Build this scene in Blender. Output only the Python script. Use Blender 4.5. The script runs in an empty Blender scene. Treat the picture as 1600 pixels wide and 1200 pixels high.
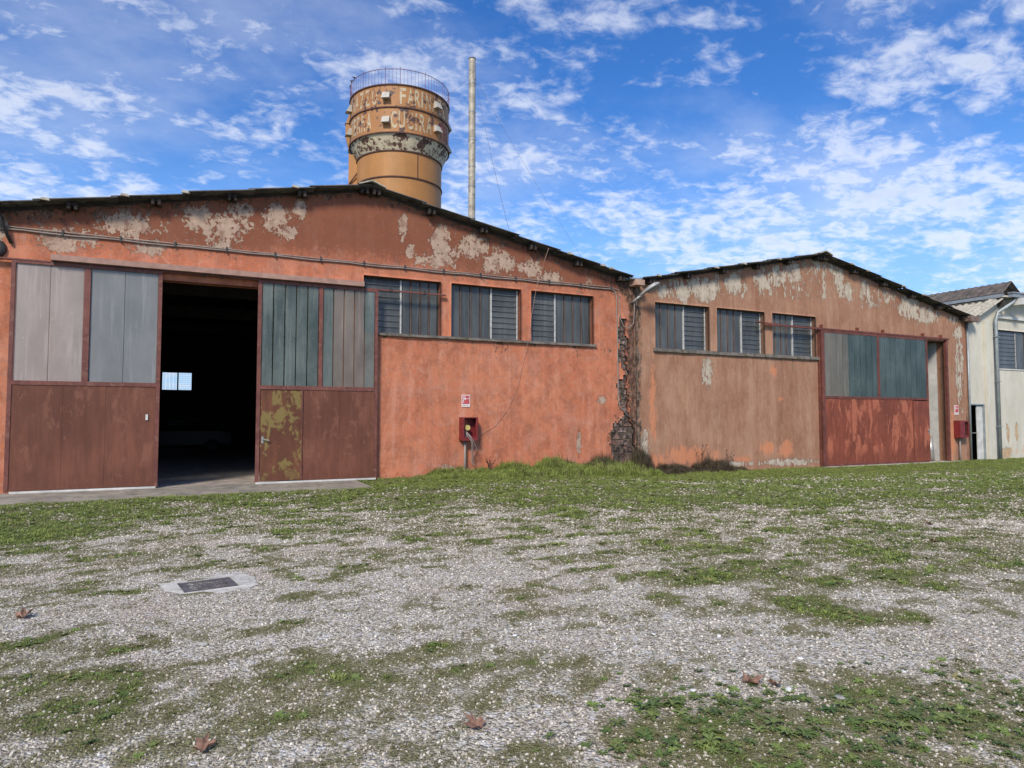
import bpy, math, random
import numpy as np
from mathutils import Vector, Matrix
R = math.radians
random.seed(7)
rng = np.random.default_rng(11)
scene = bpy.context.scene
COL = scene.collection

# ------------------------------------------------------------------ camera
CAM = Vector((-4.64, -17.74, 1.6))
cd = bpy.data.cameras.new('camera'); cam = bpy.data.objects.new('camera', cd); COL.objects.link(cam)
cam.location = CAM; cam.rotation_euler = (R(90 + 2.862), 0, R(-26.01))
cd.sensor_width = 36; cd.lens = 1060 / 1600 * 36; cd.clip_start = .05; cd.clip_end = 2000
scene.camera = cam

# ------------------------------------------------------------------ light
SUN_EL, SUN_AZ = 40, 222          # azimuth clockwise from +Y: behind and left of the camera
scene.view_settings.view_transform = 'Standard'; scene.view_settings.look = 'None'
scene.view_settings.exposure = 0.38; scene.view_settings.gamma = 1; scene.view_settings.use_curve_mapping = False
sd = bpy.data.lights.new('sun', 'SUN'); sun = bpy.data.objects.new('sun', sd); COL.objects.link(sun)
sd.energy = 3.1; sd.angle = R(12); sd.color = (1, .91, .77)
az, el = R(SUN_AZ), R(SUN_EL)
sdir = Vector((math.sin(az) * math.cos(el), math.cos(az) * math.cos(el), math.sin(el)))
sun.rotation_euler = sdir.to_track_quat('Z', 'Y').to_euler(); sun.location = (-20, -30, 30)


class NT:
    """small helper round a node tree"""
    def __init__(s, nt): s.t = nt; s.n = nt.nodes; s.l = nt.links
    def add(s, typ, **k):
        n = s.n.new(typ)
        for a, v in k.items():
            if a.startswith('i_'):
                n.inputs[a[2:].replace('_', ' ')].default_value = v
            else: setattr(n, a, v)
        return n
    def link(s, a, b): s.l.new(a, b)
    def setin(s, sock, v):
        if isinstance(v, bpy.types.NodeSocket): s.l.new(v, sock)
        elif v is not None: sock.default_value = v
    def math(s, op, a, b=None, c=None, clamp=False):
        n = s.n.new('ShaderNodeMath'); n.operation = op; n.use_clamp = clamp
        s.setin(n.inputs[0], a); s.setin(n.inputs[1], b)
        if c is not None: s.setin(n.inputs[2], c)
        return n.outputs[0]
    def mix(s, f, a, b, blend='MIX'):
        n = s.n.new('ShaderNodeMix'); n.data_type = 'RGBA'; n.blend_type = blend
        s.setin(n.inputs[0], f)
        for k, v in ((6, a), (7, b)):
            if isinstance(v, (tuple, list)) and len(v) == 3: v = (*v, 1)
            s.setin(n.inputs[k], v)
        return n.outputs[2]
    def ramp(s, v, lo, hi, a=0., b=1., smooth=True):
        n = s.n.new('ShaderNodeMapRange'); n.interpolation_type = 'SMOOTHSTEP' if smooth else 'LINEAR'
        s.setin(n.inputs[0], v); n.inputs[1].default_value = lo; n.inputs[2].default_value = hi
        n.inputs[3].default_value = a; n.inputs[4].default_value = b
        return n.outputs[0]
    def coord(s, scale=(1, 1, 1), loc=(0, 0, 0), kind='world'):
        if kind == 'world':
            g = s.n.new('ShaderNodeNewGeometry'); o = g.outputs['Position']
        elif kind == 'gen': o = s.n.new('ShaderNodeTexCoord').outputs['Generated']
        else: o = s.n.new('ShaderNodeTexCoord').outputs['Object']
        m = s.n.new('ShaderNodeMapping'); m.inputs['Scale'].default_value = scale; m.inputs['Location'].default_value = loc
        s.l.new(o, m.inputs[0]); return m.outputs[0]
    def noise(s, v, scale, detail=4, rough=.55, dist=0.):
        n = s.n.new('ShaderNodeTexNoise'); n.inputs['Scale'].default_value = scale; n.inputs['Detail'].default_value = detail
        n.inputs['Roughness'].default_value = rough; n.inputs['Distortion'].default_value = dist
        s.l.new(v, n.inputs['Vector']); return n.outputs['Fac']
    def voro(s, v, scale, out='Distance', feature='F1', rnd=1.):
        n = s.n.new('ShaderNodeTexVoronoi'); n.feature = feature; n.inputs['Scale'].default_value = scale
        n.inputs['Randomness'].default_value = rnd
        s.l.new(v, n.inputs['Vector']); return n.outputs[out]
    def attr(s, name, kind='GEOMETRY', out='Fac'):
        n = s.n.new('ShaderNodeAttribute'); n.attribute_name = name; n.attribute_type = kind; return n.outputs[out]
    def bump(s, h, strength=.3, dist=.02, normal=None):
        n = s.n.new('ShaderNodeBump'); n.inputs['Strength'].default_value = strength; n.inputs['Distance'].default_value = dist
        s.l.new(h, n.inputs['Height'])
        if normal is not None: s.l.new(normal, n.inputs['Normal'])
        return n.outputs[0]


def newmat(name):
    m = bpy.data.materials.new(name); m.use_nodes = True
    t = NT(m.node_tree); b = m.node_tree.nodes['Principled BSDF']
    return m, t, b


# ------------------------------------------------------------------ sky
w = bpy.data.worlds.new('World'); scene.world = w; w.use_nodes = True
t = NT(w.node_tree); bg = w.node_tree.nodes['Background']
sky = t.add('ShaderNodeTexSky'); sky.sky_type = 'NISHITA'; sky.sun_disc = False
sky.sun_elevation = el; sky.sun_rotation = az; sky.altitude = 300; sky.air_density = 1.0; sky.dust_density = .4; sky.ozone_density = 2.5
hsv = t.add('ShaderNodeHueSaturation'); hsv.inputs['Hue'].default_value = .512; hsv.inputs['Saturation'].default_value = 1.34; hsv.inputs['Value'].default_value = 1.30
t.link(sky.outputs[0], hsv.inputs['Color'])
tc = t.add('ShaderNodeTexCoord'); sp = t.add('ShaderNodeSeparateXYZ'); t.link(tc.outputs['Generated'], sp.inputs[0])
zz = t.math('ADD', t.math('MAXIMUM', sp.outputs[2], 0.), .20)
cx = t.math('DIVIDE', sp.outputs[0], zz); cy = t.math('DIVIDE', sp.outputs[1], zz)
cmb = t.add('ShaderNodeCombineXYZ'); t.link(cx, cmb.inputs[0]); t.link(cy, cmb.inputs[1])
mp = t.add('ShaderNodeMapping'); mp.inputs['Rotation'].default_value = (0, 0, R(35)); mp.inputs['Scale'].default_value = (1, 1.25, 1)
mp.inputs['Location'].default_value = (7.4, 2.2, 0)
t.link(cmb.outputs[0], mp.inputs[0]); v = mp.outputs[0]
big = t.noise(v, 1.2, 3, .5); mid = t.noise(v, 5.2, 9, .56, .25); fine = t.noise(v, 19, 6, .6, .4)
s1 = t.math('ADD', t.math('MULTIPLY', big, .62), t.math('ADD', t.math('MULTIPLY', mid, .8), t.math('MULTIPLY', fine, .46)))
dens = t.ramp(s1, .86, 1.13)
dens = t.math('MULTIPLY', dens, t.ramp(fine, .2, .62, .6, 1.0))
dens = t.math('MULTIPLY', dens, t.ramp(sp.outputs[2], .12, .62, .76, .58))
veil = t.ramp(t.noise(v, 1.5, 6, .6), .42, .75, 0, .30)
dens = t.math('MAXIMUM', dens, veil)
hor = t.ramp(sp.outputs[2], .05, .42, 1., 0.)
csh = t.ramp(s1, 1.04, 1.26, 1.0, .84)
cc = t.add('ShaderNodeCombineXYZ')
for k, vv in enumerate((7.1, 7.4, 8.1)): t.link(t.math('MULTIPLY', csh, vv), cc.inputs[k])
skyc = t.mix(t.math('MULTIPLY', hor, .68), hsv.outputs[0], (2.7, 4.9, 9.2, 1))
dens = t.math('MULTIPLY', dens, t.ramp(sp.outputs[2], -.02, .06))
out = t.mix(dens, skyc, cc.outputs[0])
t.link(out, bg.inputs[0]); bg.inputs[1].default_value = .105


# ------------------------------------------------------------------ numpy noise
def _hash(ix, iy, seed):
    h = (ix.astype(np.int64) * 374761393 + iy.astype(np.int64) * 668265263 + seed * 974711) & 0xffffffff
    h = ((h ^ (h >> 13)) * 1274126177) & 0xffffffff
    return ((h ^ (h >> 16)) & 0xffff) / 65535.
def vnoise(x, y, seed=0):
    x = np.asarray(x, float); y = np.asarray(y, float)
    ix = np.floor(x); iy = np.floor(y); fx = x - ix; fy = y - iy
    fx = fx * fx * (3 - 2 * fx); fy = fy * fy * (3 - 2 * fy)
    a = _hash(ix, iy, seed); b = _hash(ix + 1, iy, seed); c = _hash(ix, iy + 1, seed); d = _hash(ix + 1, iy + 1, seed)
    return (a * (1 - fx) + b * fx) * (1 - fy) + (c * (1 - fx) + d * fx) * fy
def fbm(x, y, scale, oct=4, seed=0, rough=.55):
    s = 0; a = 1; tot = 0
    for k in range(oct):
        s = s + a * vnoise(np.asarray(x) * scale * 2 ** k + 17.3 * k, np.asarray(y) * scale * 2 ** k - 9.1 * k, seed + k); tot += a; a *= rough
    return s / tot
def sstep(v, a, b):
    q = np.clip((np.asarray(v, float) - a) / (b - a), 0, 1); return q * q * (3 - 2 * q)


# ------------------------------------------------------------------ mesh builder
class MB:
    def __init__(s): s.v = []; s.f = []
    def add(s, vs, fs):
        n = len(s.v); s.v += [tuple(p) for p in vs]; s.f += [tuple(i + n for i in f) for f in fs]; return s
    def box(s, x0, x1, y0, y1, z0, z1):
        vs = [(x, y, z) for z in (z0, z1) for y in (y0, y1) for x in (x0, x1)]
        return s.add(vs, [(0, 2, 3, 1), (4, 5, 7, 6), (0, 1, 5, 4), (2, 6, 7, 3), (0, 4, 6, 2), (1, 3, 7, 5)])
    def hexa(s, P):   # eight points: bottom ring 4, top ring 4
        return s.add(P, [(3, 2, 1, 0), (4, 5, 6, 7), (0, 1, 5, 4), (1, 2, 6, 5), (2, 3, 7, 6), (3, 0, 4, 7)])
    def tube(s, pts, r, n=8, r1=None, cap=True):
        pts = [Vector(p) for p in pts]; m = len(pts); rings = []
        up = None
        for i, p in enumerate(pts):
            d = (pts[min(i + 1, m - 1)] - pts[max(i - 1, 0)]).normalized()
            if up is None: up = Vector((0, 0, 1)) if abs(d.z) < .9 else Vector((1, 0, 0))
            a = d.cross(up).normalized(); b = a.cross(d).normalized(); up = b
            rr = r if r1 is None else r + (r1 - r) * i / (m - 1)
            rings.append([p + (a * math.cos(q) + b * math.sin(q)) * rr for q in [2 * math.pi * k / n for k in range(n)]])
        vs = [q for rg in rings for q in rg]; fs = []
        for i in range(m - 1):
            for k in range(n):
                fs.append((i * n + k, i * n + (k + 1) % n, (i + 1) * n + (k + 1) % n, (i + 1) * n + k))
        if cap: fs += [tuple(range(n))[::-1], tuple((m - 1) * n + k for k in range(n))]
        return s.add(vs, fs)
    def lathe(s, prof, n=32, c=(0, 0, 0), a0=0, a1=2 * math.pi):
        full = abs(a1 - a0 - 2 * math.pi) < 1e-6; k = n if full else n + 1
        vs = [(c[0] + r * math.cos(a0 + (a1 - a0) * j / n), c[1] + r * math.sin(a0 + (a1 - a0) * j / n), c[2] + z) for r, z in prof for j in range(k)]
        fs = []
        for i in range(len(prof) - 1):
            for j in range(n):
                j2 = (j + 1) % k
                fs.append((i * k + j, i * k + j2, (i + 1) * k + j2, (i + 1) * k + j))
        return s.add(vs, fs)
    def mesh(s, name, mat=None, center=True):
        a = np.array(s.v, float)
        c = (a.min(0) + a.max(0)) / 2 if center else np.zeros(3)
        me = bpy.data.meshes.new(name); me.from_pydata([tuple(p) for p in (a - c)], [], s.f); me.update()
        if mat: me.materials.append(mat)
        return me, Vector(c)

WL = {}   # world position of every object placed by code
def link(name, data, loc, parent=None):
    o = bpy.data.objects.new(name, data); COL.objects.link(o)
    loc = Vector(loc); WL[o.name] = loc
    if parent is not None: o.parent = parent; o.location = loc - WL[parent.name]
    else: o.location = loc
    return o
def obj(name, mb, mat, parent=None, smooth=False):
    me, c = mb.mesh(name, mat)
    if smooth: me.polygons.foreach_set('use_smooth', [True] * len(me.polygons))
    return link(name, me, c, parent)
def tag(o, label=None, cat=None, group=None, kind=None):
    for k, v in (('label', label), ('category', cat), ('group', group), ('kind', kind)):
        if v: o[k] = v
    return o
def thing(name, loc, label, cat, group=None):
    return tag(link(name, None, loc), label, cat, group)
def box(name, x0, x1, y0, y1, z0, z1, mat, parent=None): return obj(name, MB().box(x0, x1, y0, y1, z0, z1), mat, parent)


# ------------------------------------------------------------------ materials
def simple(name, col, rough=.6, metal=0., var=.25, scale=3., spec=.4, grime=None, bump=.1):
    m, t, b = newmat(name); v = t.coord()
    n = t.noise(v, scale, 6, .6); n2 = t.noise(v, scale * 9, 4, .6)
    c = t.mix(t.ramp(n, .3, .7), tuple(q * (1 - var) for q in col), tuple(min(1, q * (1 + var)) for q in col))
    c = t.mix(t.ramp(n2, .5, .75, 0, .35), c, tuple(q * .5 for q in col))
    if grime: c = t.mix(t.ramp(t.noise(v, scale * 2.1, 7, .7, .4), .52, .62), c, grime)
    t.setin(b.inputs['Base Color'], c); b.inputs['Roughness'].default_value = rough; b.inputs['Metallic'].default_value = metal
    b.inputs['Specular IOR Level'].default_value = spec
    t.link(t.bump(n2, bump, .01), b.inputs['Normal'])
    return m

def wall_mat(name, A, B, pale, brown, plaster, dirty, streak):
    m, t, b = newmat(name)
    v = t.coord(); vs = t.coord((1, 1, streak))
    n1 = t.noise(v, .55, 5, .6); n2 = t.noise(vs, 2.6, 8, .68, .1); n3 = t.noise(vs, 11, 6, .7, .1); n4 = t.noise(v, 42, 3, .6)
    c = t.mix(t.ramp(n1, .35, .65), A, B)
    c = t.mix(t.ramp(n2, .36, .58, .40, 0), c, brown)
    c = t.mix(t.ramp(n3, .48, .68, 0, .30), c, pale)
    c = t.mix(t.ramp(t.noise(vs, 1.4, 6, .65, .15), .46, .72, 0, .30), c, pale)
    c = t.mix(t.ramp(t.noise(vs, .9, 7, .7, .1), .48, .68, 0, .22), c, brown)
    c = t.mix(t.ramp(t.noise(vs, 4.6, 9, .75, .15), .52, .64, 0, .26), c, pale)
    c = t.mix(t.ramp(n4, .35, .65, .16, 0), c, brown)
    sk = t.noise(t.coord((1, 1, .07)), 3.4, 7, .7, .1); kk = .24 if streak < .5 else .18
    c = t.mix(t.ramp(sk, .40, .56, kk, 0), c, tuple(q * 1.25 for q in brown)); c = t.mix(t.ramp(sk, .54, .68, 0, kk), c, pale)
    # lime crackle lines
    cr = t.voro(t.coord((1, 1, .8)), 1.1, 'Distance', 'DISTANCE_TO_EDGE')
    wob = t.math('ADD', cr, t.math('MULTIPLY', t.math('SUBTRACT', n3, .5), .22))
    line = t.math('MULTIPLY', t.ramp(t.math('ABSOLUTE', wob), 0., .022, 1, 0), t.ramp(t.noise(v, .9, 3, .5), .54, .68, 0, .3))
    c = t.mix(line, c, pale)
    # weathered top, from the vertex attribute
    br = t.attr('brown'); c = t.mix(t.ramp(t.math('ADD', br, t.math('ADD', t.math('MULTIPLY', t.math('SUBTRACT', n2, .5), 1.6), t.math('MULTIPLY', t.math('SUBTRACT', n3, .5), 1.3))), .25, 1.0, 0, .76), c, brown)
    fr = t.attr('fresh'); c = t.mix(t.ramp(t.math('ADD', fr, t.math('ADD', t.math('MULTIPLY', t.math('SUBTRACT', n3, .5), 1.2), t.math('MULTIPLY', t.math('SUBTRACT', n2, .5), 2.2))), .35, .75, 0, .7), c, dirty[1])
    pe = t.attr('peel')
    pf = t.math('ADD', pe, t.math('ADD', t.math('MULTIPLY', t.math('SUBTRACT', n2, .5), 1.5), t.math('MULTIPLY', t.math('SUBTRACT', n3, .5), 1.4)))
    pm = t.ramp(pf, .46, .52)
    pc = t.mix(t.ramp(t.noise(v, 5, 6, .7), .3, .7), tuple(q * .72 for q in plaster), plaster)
    pc = t.mix(t.ramp(t.noise(vs, 3.3, 7, .7, .6), .52, .62, 0, .55), pc, brown)
    edge = t.math('MULTIPLY', t.ramp(pf, .36, .46), t.ramp(pf, .46, .5, 1, 0))
    c = t.mix(t.math('MULTIPLY', edge, .45), c, brown)
    c = t.mix(pm, c, pc)
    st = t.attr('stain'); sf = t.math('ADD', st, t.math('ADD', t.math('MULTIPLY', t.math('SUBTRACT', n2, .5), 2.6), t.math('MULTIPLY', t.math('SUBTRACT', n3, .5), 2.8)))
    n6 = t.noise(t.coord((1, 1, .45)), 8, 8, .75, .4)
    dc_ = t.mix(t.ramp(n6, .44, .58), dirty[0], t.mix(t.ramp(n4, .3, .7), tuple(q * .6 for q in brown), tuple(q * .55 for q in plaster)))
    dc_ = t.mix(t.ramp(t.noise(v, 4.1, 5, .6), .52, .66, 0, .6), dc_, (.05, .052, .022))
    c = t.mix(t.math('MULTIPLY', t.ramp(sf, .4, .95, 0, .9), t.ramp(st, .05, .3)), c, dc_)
    t.setin(b.inputs['Base Color'], c); b.inputs['Roughness'].default_value = .92; b.inputs['Specular IOR Level'].default_value = .15
    h = t.math('ADD', t.math('MULTIPLY', pm, -.8), t.math('ADD', t.math('MULTIPLY', n3, .45), t.math('MULTIPLY', n4, .25)))
    t.link(t.bump(h, .8, .025), b.inputs['Normal'])
    return m
M = {}
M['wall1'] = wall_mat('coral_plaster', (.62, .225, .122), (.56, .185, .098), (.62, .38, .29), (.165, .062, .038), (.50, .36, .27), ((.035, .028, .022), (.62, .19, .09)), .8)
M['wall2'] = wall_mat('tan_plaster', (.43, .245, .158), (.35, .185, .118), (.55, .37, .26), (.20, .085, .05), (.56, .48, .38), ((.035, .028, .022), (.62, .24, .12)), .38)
M['wall3'] = wall_mat('cream_plaster', (.64, .61, .52), (.58, .55, .46), (.70, .68, .60), (.44, .40, .32), (.62, .42, .25), ((.16, .13, .10), (.60, .34, .17)), .3)
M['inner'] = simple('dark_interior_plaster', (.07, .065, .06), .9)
M['white_inner'] = simple('whitewashed_plaster', (.58, .57, .54), .9, var=.22, scale=1.2)
M['floor_in'] = simple('worn_concrete_floor', (.36, .31, .27), .7, var=.3)
M['apron'] = simple('grey_apron_concrete', (.27, .24, .195), .9, var=.25, scale=1.5, grime=(.16, .15, .12))
M['darkmetal'] = simple('dark_metal', (.05, .048, .046), .6)
M['redframe'] = simple('red_oxide_steel', (.155, .05, .036), .6, var=.3, scale=4, grime=(.10, .035, .028))
M['brownframe'] = simple('brown_steel', (.16, .055, .042), .55, var=.22, scale=4, grime=(.20, .09, .065))
M['trackcover'] = simple('faded_pink_timber', (.36, .22, .175), .85, var=.15, scale=6)
M['whitepaint'] = simple('white_paint', (.58, .57, .54), .6, var=.15, scale=3)
M['zinc'] = simple('zinc_pipe', (.30, .33, .34), .5, .35, var=.15)
M['steel'] = simple('galvanised_steel', (.40, .385, .35), .42, .55, var=.2, scale=2)
M['flue'] = simple('weathered_flue_steel', (.38, .345, .275), .6, .15, var=.3, scale=1.5, grime=(.24, .21, .17))
M['sill'] = simple('grey_sill_stone', (.17, .15, .13), .9, var=.35, scale=4, grime=(.08, .08, .05))
M['sheet_roof'] = simple('weathered_fibre_cement', (.085, .08, .075), .95, var=.5, scale=2, grime=(.03, .03, .03))
M['pale_sheet'] = simple('pale_fibre_cement', (.40, .37, .30), .95, var=.2, scale=5, grime=(.20, .18, .14))
M['brown_fascia'] = simple('brown_grey_fascia', (.12, .10, .085), .9, var=.4, scale=3, grime=(.06, .05, .045))
M['redbox'] = simple('red_paint', (.19, .024, .024), .5, var=.25, scale=10, grime=(.14, .02, .02))
M['signred'] = simple('sign_red', (.50, .08, .09), .5, var=.12, scale=20)
M['signwhite'] = simple('sign_white', (.74, .66, .64), .5, var=.05, scale=20)
M['beam'] = simple('dark_timber', (.045, .035, .03), .9, var=.4)
M['lampgrey'] = simple('lamp_grey', (.34, .34, .33), .45, .2, var=.12, scale=8)
M['concrete'] = simple('pale_concrete', (.50, .48, .43), .92, var=.16, scale=6, grime=(.30, .29, .26), bump=.3)
M['iron'] = simple('cast_iron', (.12, .11, .115), .6, .2, var=.3, scale=5)
M['yellow'] = simple('valve_yellow', (.62, .50, .16), .5)
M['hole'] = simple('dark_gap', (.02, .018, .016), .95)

def sheet_mat(name, base, alt, scratch, thr=.6, streak=.35, amt=.8):
    m, t, b = newmat(name); v = t.coord(); vs = t.coord((1, 1, streak))
    n1 = t.noise(v, .8, 5, .6); n2 = t.noise(vs, 3.2, 8, .7, .5); n3 = t.noise(vs, 12, 6, .7); n5 = t.noise(t.coord((1, 1, .12)), 7, 5, .6)
    c = t.mix(t.ramp(n1, .35, .65), tuple(q * 1.15 for q in base), tuple(q * .75 for q in base))
    c = t.mix(t.ramp(n5, .40, .6, .45, 0), c, tuple(q * .55 for q in base))
    c = t.mix(t.ramp(t.math('ADD', n2, t.math('MULTIPLY', n3, .25)), thr, thr + .06, 0, amt), c, alt)
    c = t.mix(t.ramp(t.math('ADD', t.noise(vs, 5.1, 8, .75, 1.2), t.math('MULTIPLY', n3, .2)), thr + .10, thr + .14, 0, .6), c, scratch)
    zz = t.add('ShaderNodeSeparateXYZ'); t.link(v, zz.inputs[0])
    c = t.mix(t.math('MULTIPLY', t.ramp(zz.outputs[2], .0, .5, 1, 0), t.ramp(n3, .35, .6)), c, tuple(q * .75 for q in base))
    t.setin(b.inputs['Base Color'], c); b.inputs['Roughness'].default_value = .55; b.inputs['Specular IOR Level'].default_value = .35
    t.link(t.bump(t.math('ADD', t.math('MULTIPLY', n3, .3), n1), .25, .03), b.inputs['Normal'])
    return m
M['sheet1'] = sheet_mat('brown_sheet_steel', (.170, .062, .036), (.24, .10, .062), (.30, .15, .11), .68, .5, .5)
M['wicket1'] = sheet_mat('peeling_olive_door', (.15, .055, .028), (.23, .18, .055), (.42, .12, .05), .635, .75, .75)
M['sheet2'] = sheet_mat('worn_red_sheet_steel', (.24, .062, .033), (.44, .14, .075), (.56, .22, .15), .63, .30, .8)

def glass_mat(name, tint, dust, amt, rough=.25, thr=.4):
    m, t, b = newmat(name); v = t.coord((1, 1, .5)); rnd = t.n.new('ShaderNodeObjectInfo').outputs['Random']
    n = t.noise(v, 1.6, 6, .6); n2 = t.noise(v, 16, 5, .7); n3 = t.noise(t.coord(), 30, 3, .7)
    c = t.mix(t.math('ADD', t.ramp(n, .3, .7, 0, .5), t.math('MULTIPLY', rnd, .3)), tint, dust)
    c = t.mix(t.ramp(n2, .62, .72, 0, .35), c, tuple(min(1, q * 1.8) for q in dust))
    c = t.mix(t.ramp(n3, .70, .74, 0, .5), c, (.5, .52, .5))
    c = t.mix(t.ramp(t.noise(t.coord((1, 1, .06)), 9, 6, .65), .50, .68, 0, .45), c, tuple(min(1, q * 1.35) for q in dust))
    t.setin(b.inputs['Base Color'], c); b.inputs['Roughness'].default_value = rough; b.inputs['Specular IOR Level'].default_value = .5
    t.link(t.bump(n2, .06, .01), b.inputs['Normal'])
    tr = t.add('ShaderNodeBsdfTransparent'); tr.inputs[0].default_value = (.75, .82, .82, 1)
    mx = t.add('ShaderNodeMixShader'); t.link(t.ramp(n, .3, .7, amt, amt * .7), mx.inputs[0])
    t.link(b.outputs[0], mx.inputs[1]); t.link(tr.outputs[0], mx.inputs[2])
    t.link(mx.outputs[0], m.node_tree.nodes['Material Output'].inputs[0])
    return m
M['glassA'] = glass_mat('wall_tinted_dusty_panel', (.34, .29, .265), (.46, .39, .355), .25, .4)  # warm tone of the wall seen through is painted into the dusty pane
M['glassA2'] = glass_mat('reflection_tinted_dusty_panel', (.20, .21, .21), (.29, .29, .285), .2, .3)  # grey-blue reflection is put into the pane colour, along with dust
M['glassB2'] = glass_mat('wall_tinted_dusty_wired_glass', (.14, .13, .115), (.30, .26, .22), .35, .35)  # beige paints in the wall showing through the strips, besides dust
M['glassC2'] = glass_mat('wall_tinted_dusty_corrugated_glass', (.12, .12, .10), (.22, .20, .165), .25, .35)  # colour carries the tone of the wall behind these strips, besides dust
M['glassB'] = glass_mat('dirty_wired_glass', (.07, .105, .098), (.25, .28, .255), .42, .26)
M['glassC'] = glass_mat('green_corrugated_glass', (.042, .072, .07), (.12, .16, .15), .35, .26)
M['glassW'] = glass_mat('slate_window_glass', (.045, .05, .05), (.125, .135, .132), .15, .28)
m, t, b = newmat('sky_lit_pane'); b.inputs['Base Color'].default_value = (.8, .9, 1, 1); b.inputs['Roughness'].default_value = .5
tr = t.add('ShaderNodeBsdfTransparent'); mx = t.add('ShaderNodeMixShader'); mx.inputs[0].default_value = .85
t.link(b.outputs[0], mx.inputs[1]); t.link(tr.outputs[0], mx.inputs[2]); t.link(mx.outputs[0], m.node_tree.nodes['Material Output'].inputs[0]); M['pane_back'] = m

def block_mat(name):
    m, t, b = newmat(name); v = t.coord(); rnd = t.n.new('ShaderNodeObjectInfo').outputs['Random']
    n = t.noise(v, 5, 8, .75, .5); n2 = t.noise(v, 22, 5, .7)
    c = t.mix(rnd, (.22, .11, .08), (.40, .29, .25))
    c = t.mix(t.ramp(n, .45, .60, 1, 0), c, (.028, .022, .018))
    c = t.mix(t.ramp(n2, .5, .7, 0, .45), c, (.36, .27, .22))
    g = t.noise(v, 3.1, 5, .6); c = t.mix(t.ramp(g, .55, .7, 0, .6), c, (.03, .032, .015))
    t.setin(b.inputs['Base Color'], c); b.inputs['Roughness'].default_value = .95
    t.link(t.bump(t.math('ADD', n, n2), .8, .03), b.inputs['Normal']); return m
M['block'] = block_mat('mossy_tuff_block'); M['mortar'] = simple('damp_mortar', (.11, .08, .06), .95, var=.5, scale=4, grime=(.03, .028, .02), bump=.6)


# ------------------------------------------------------------------ ground shape and cover (world metres)
def ground_z(x, y):
    x = np.asarray(x, float); y = np.asarray(y, float)
    dip = -.22 * sstep(x, 4.5, 9.5) * sstep(y, -9, -1.5)
    z = dip + (fbm(x, y, .45, 3, 5) - .5) * .05 * sstep(-y, .5, 3) + (fbm(x, y, 3.2, 3, 8) - .5) * .018
    z = z - .035 * (1 - sstep(-y, 1.8, 2.6)) * (x < 0)
    inside = (y > .12) & (y < 60)
    return np.where(inside, -.45, z)
PATCH = [(.35, -12.35, .55, .28, .9), (.15, -13.45, .16, .35, 1.0), (.32, -13.85, .2, .3, 1.0), (.75, -14.2, .3, .18, .75),
         (-4.15, -10.75, .34, .07, .85), (-5.2, -10.45, .3, .12, .45), (-3.7, -10.25, .16, .10, .6), (-6.6, -6.6, 1.0, 1.0, .8), (-7.6, -5.5, 1.5, 1.6, .7),
         (-1.9, -15.2, .9, .34, .25), (-2.3, -14.75, .5, .26, .22), (-.9, -15.5, .6, .4, .25), (.0, -15.6, 1.0, .35, .2), (2.9, -12.9, 1.3, .7, .45), (3.8, -11.6, 1.5, .9, .4),
         (1.4, -11.2, 1.0, .35, .45), (.8, -11.0, .7, .3, .3), (-3.9, -13.9, .9, .5, .06), (-4.9, -13.4, .9, .7, .08)]
BARE = [(-2.2, -11.9, 1.5, 1.3, .55), (-5.1, -11.2, 1.3, .9, .5), (-1.0, -13.9, .8, .5, .45), (-.7, -14.5, .8, .35, .5), (.6, -14.9, .9, .35, .45), (-3.4, -14.3, .35, .4, .25), (-3.2, -12.6, .7, .5, .3)]
def green(x, y):
    x = np.asarray(x, float); y = np.asarray(y, float); s = -y
    xb = np.array([-12, -8, -5.5, -4, -1, 1, 4, 10, 30.]); sb = np.array([6.5, 6.0, 4.4, 4.2, 5.2, 6.2, 7.8, 11.0, 14.])
    bnd = np.interp(x, xb, sb)
    n = fbm(x, y, .9, 5, 21) - .5; n2 = fbm(x, y, 3.6, 4, 31) - .5
    g = 1.05 - sstep(s, bnd - 1.2, bnd + 1.8) * .48
    far = sstep(s, bnd + .8, bnd + 4.5); g = g - far * .20
    for px, py, rx, ry, a in PATCH:
        g = g + a * np.exp(-(((x - px) / rx) ** 2 + ((y - py) / ry) ** 2) * 1.1)
    for px, py, rx, ry, a in BARE:
        g = g - a * np.exp(-(((x - px) / rx) ** 2 + ((y - py) / ry) ** 2))
    n3 = fbm(x, y, 11, 3, 41) - .5
    g = g - .07 * sstep(s, 8.5, 10.5)
    g = g + n * .75 + n2 * .9 + n3 * .8
    zone = sstep(s, bnd - 1.5, bnd + .5) * (1 - sstep(s, 12.5, 14.5) * .6)
    g = g + (.62 * sstep(fbm(x * .8, y * 1.25, 3.4, 3, 51), .54, .66) - .05) * zone + .35 * sstep(fbm(x, y, 7, 2, 52), .6, .72) * sstep(s, 9, 11)
    g = g - .35 * sstep(fbm(x, y, 1.1, 3, 57), .56, .68) * sstep(s, 2, 4)
    return np.clip(g, 0, 1.2)

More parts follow.
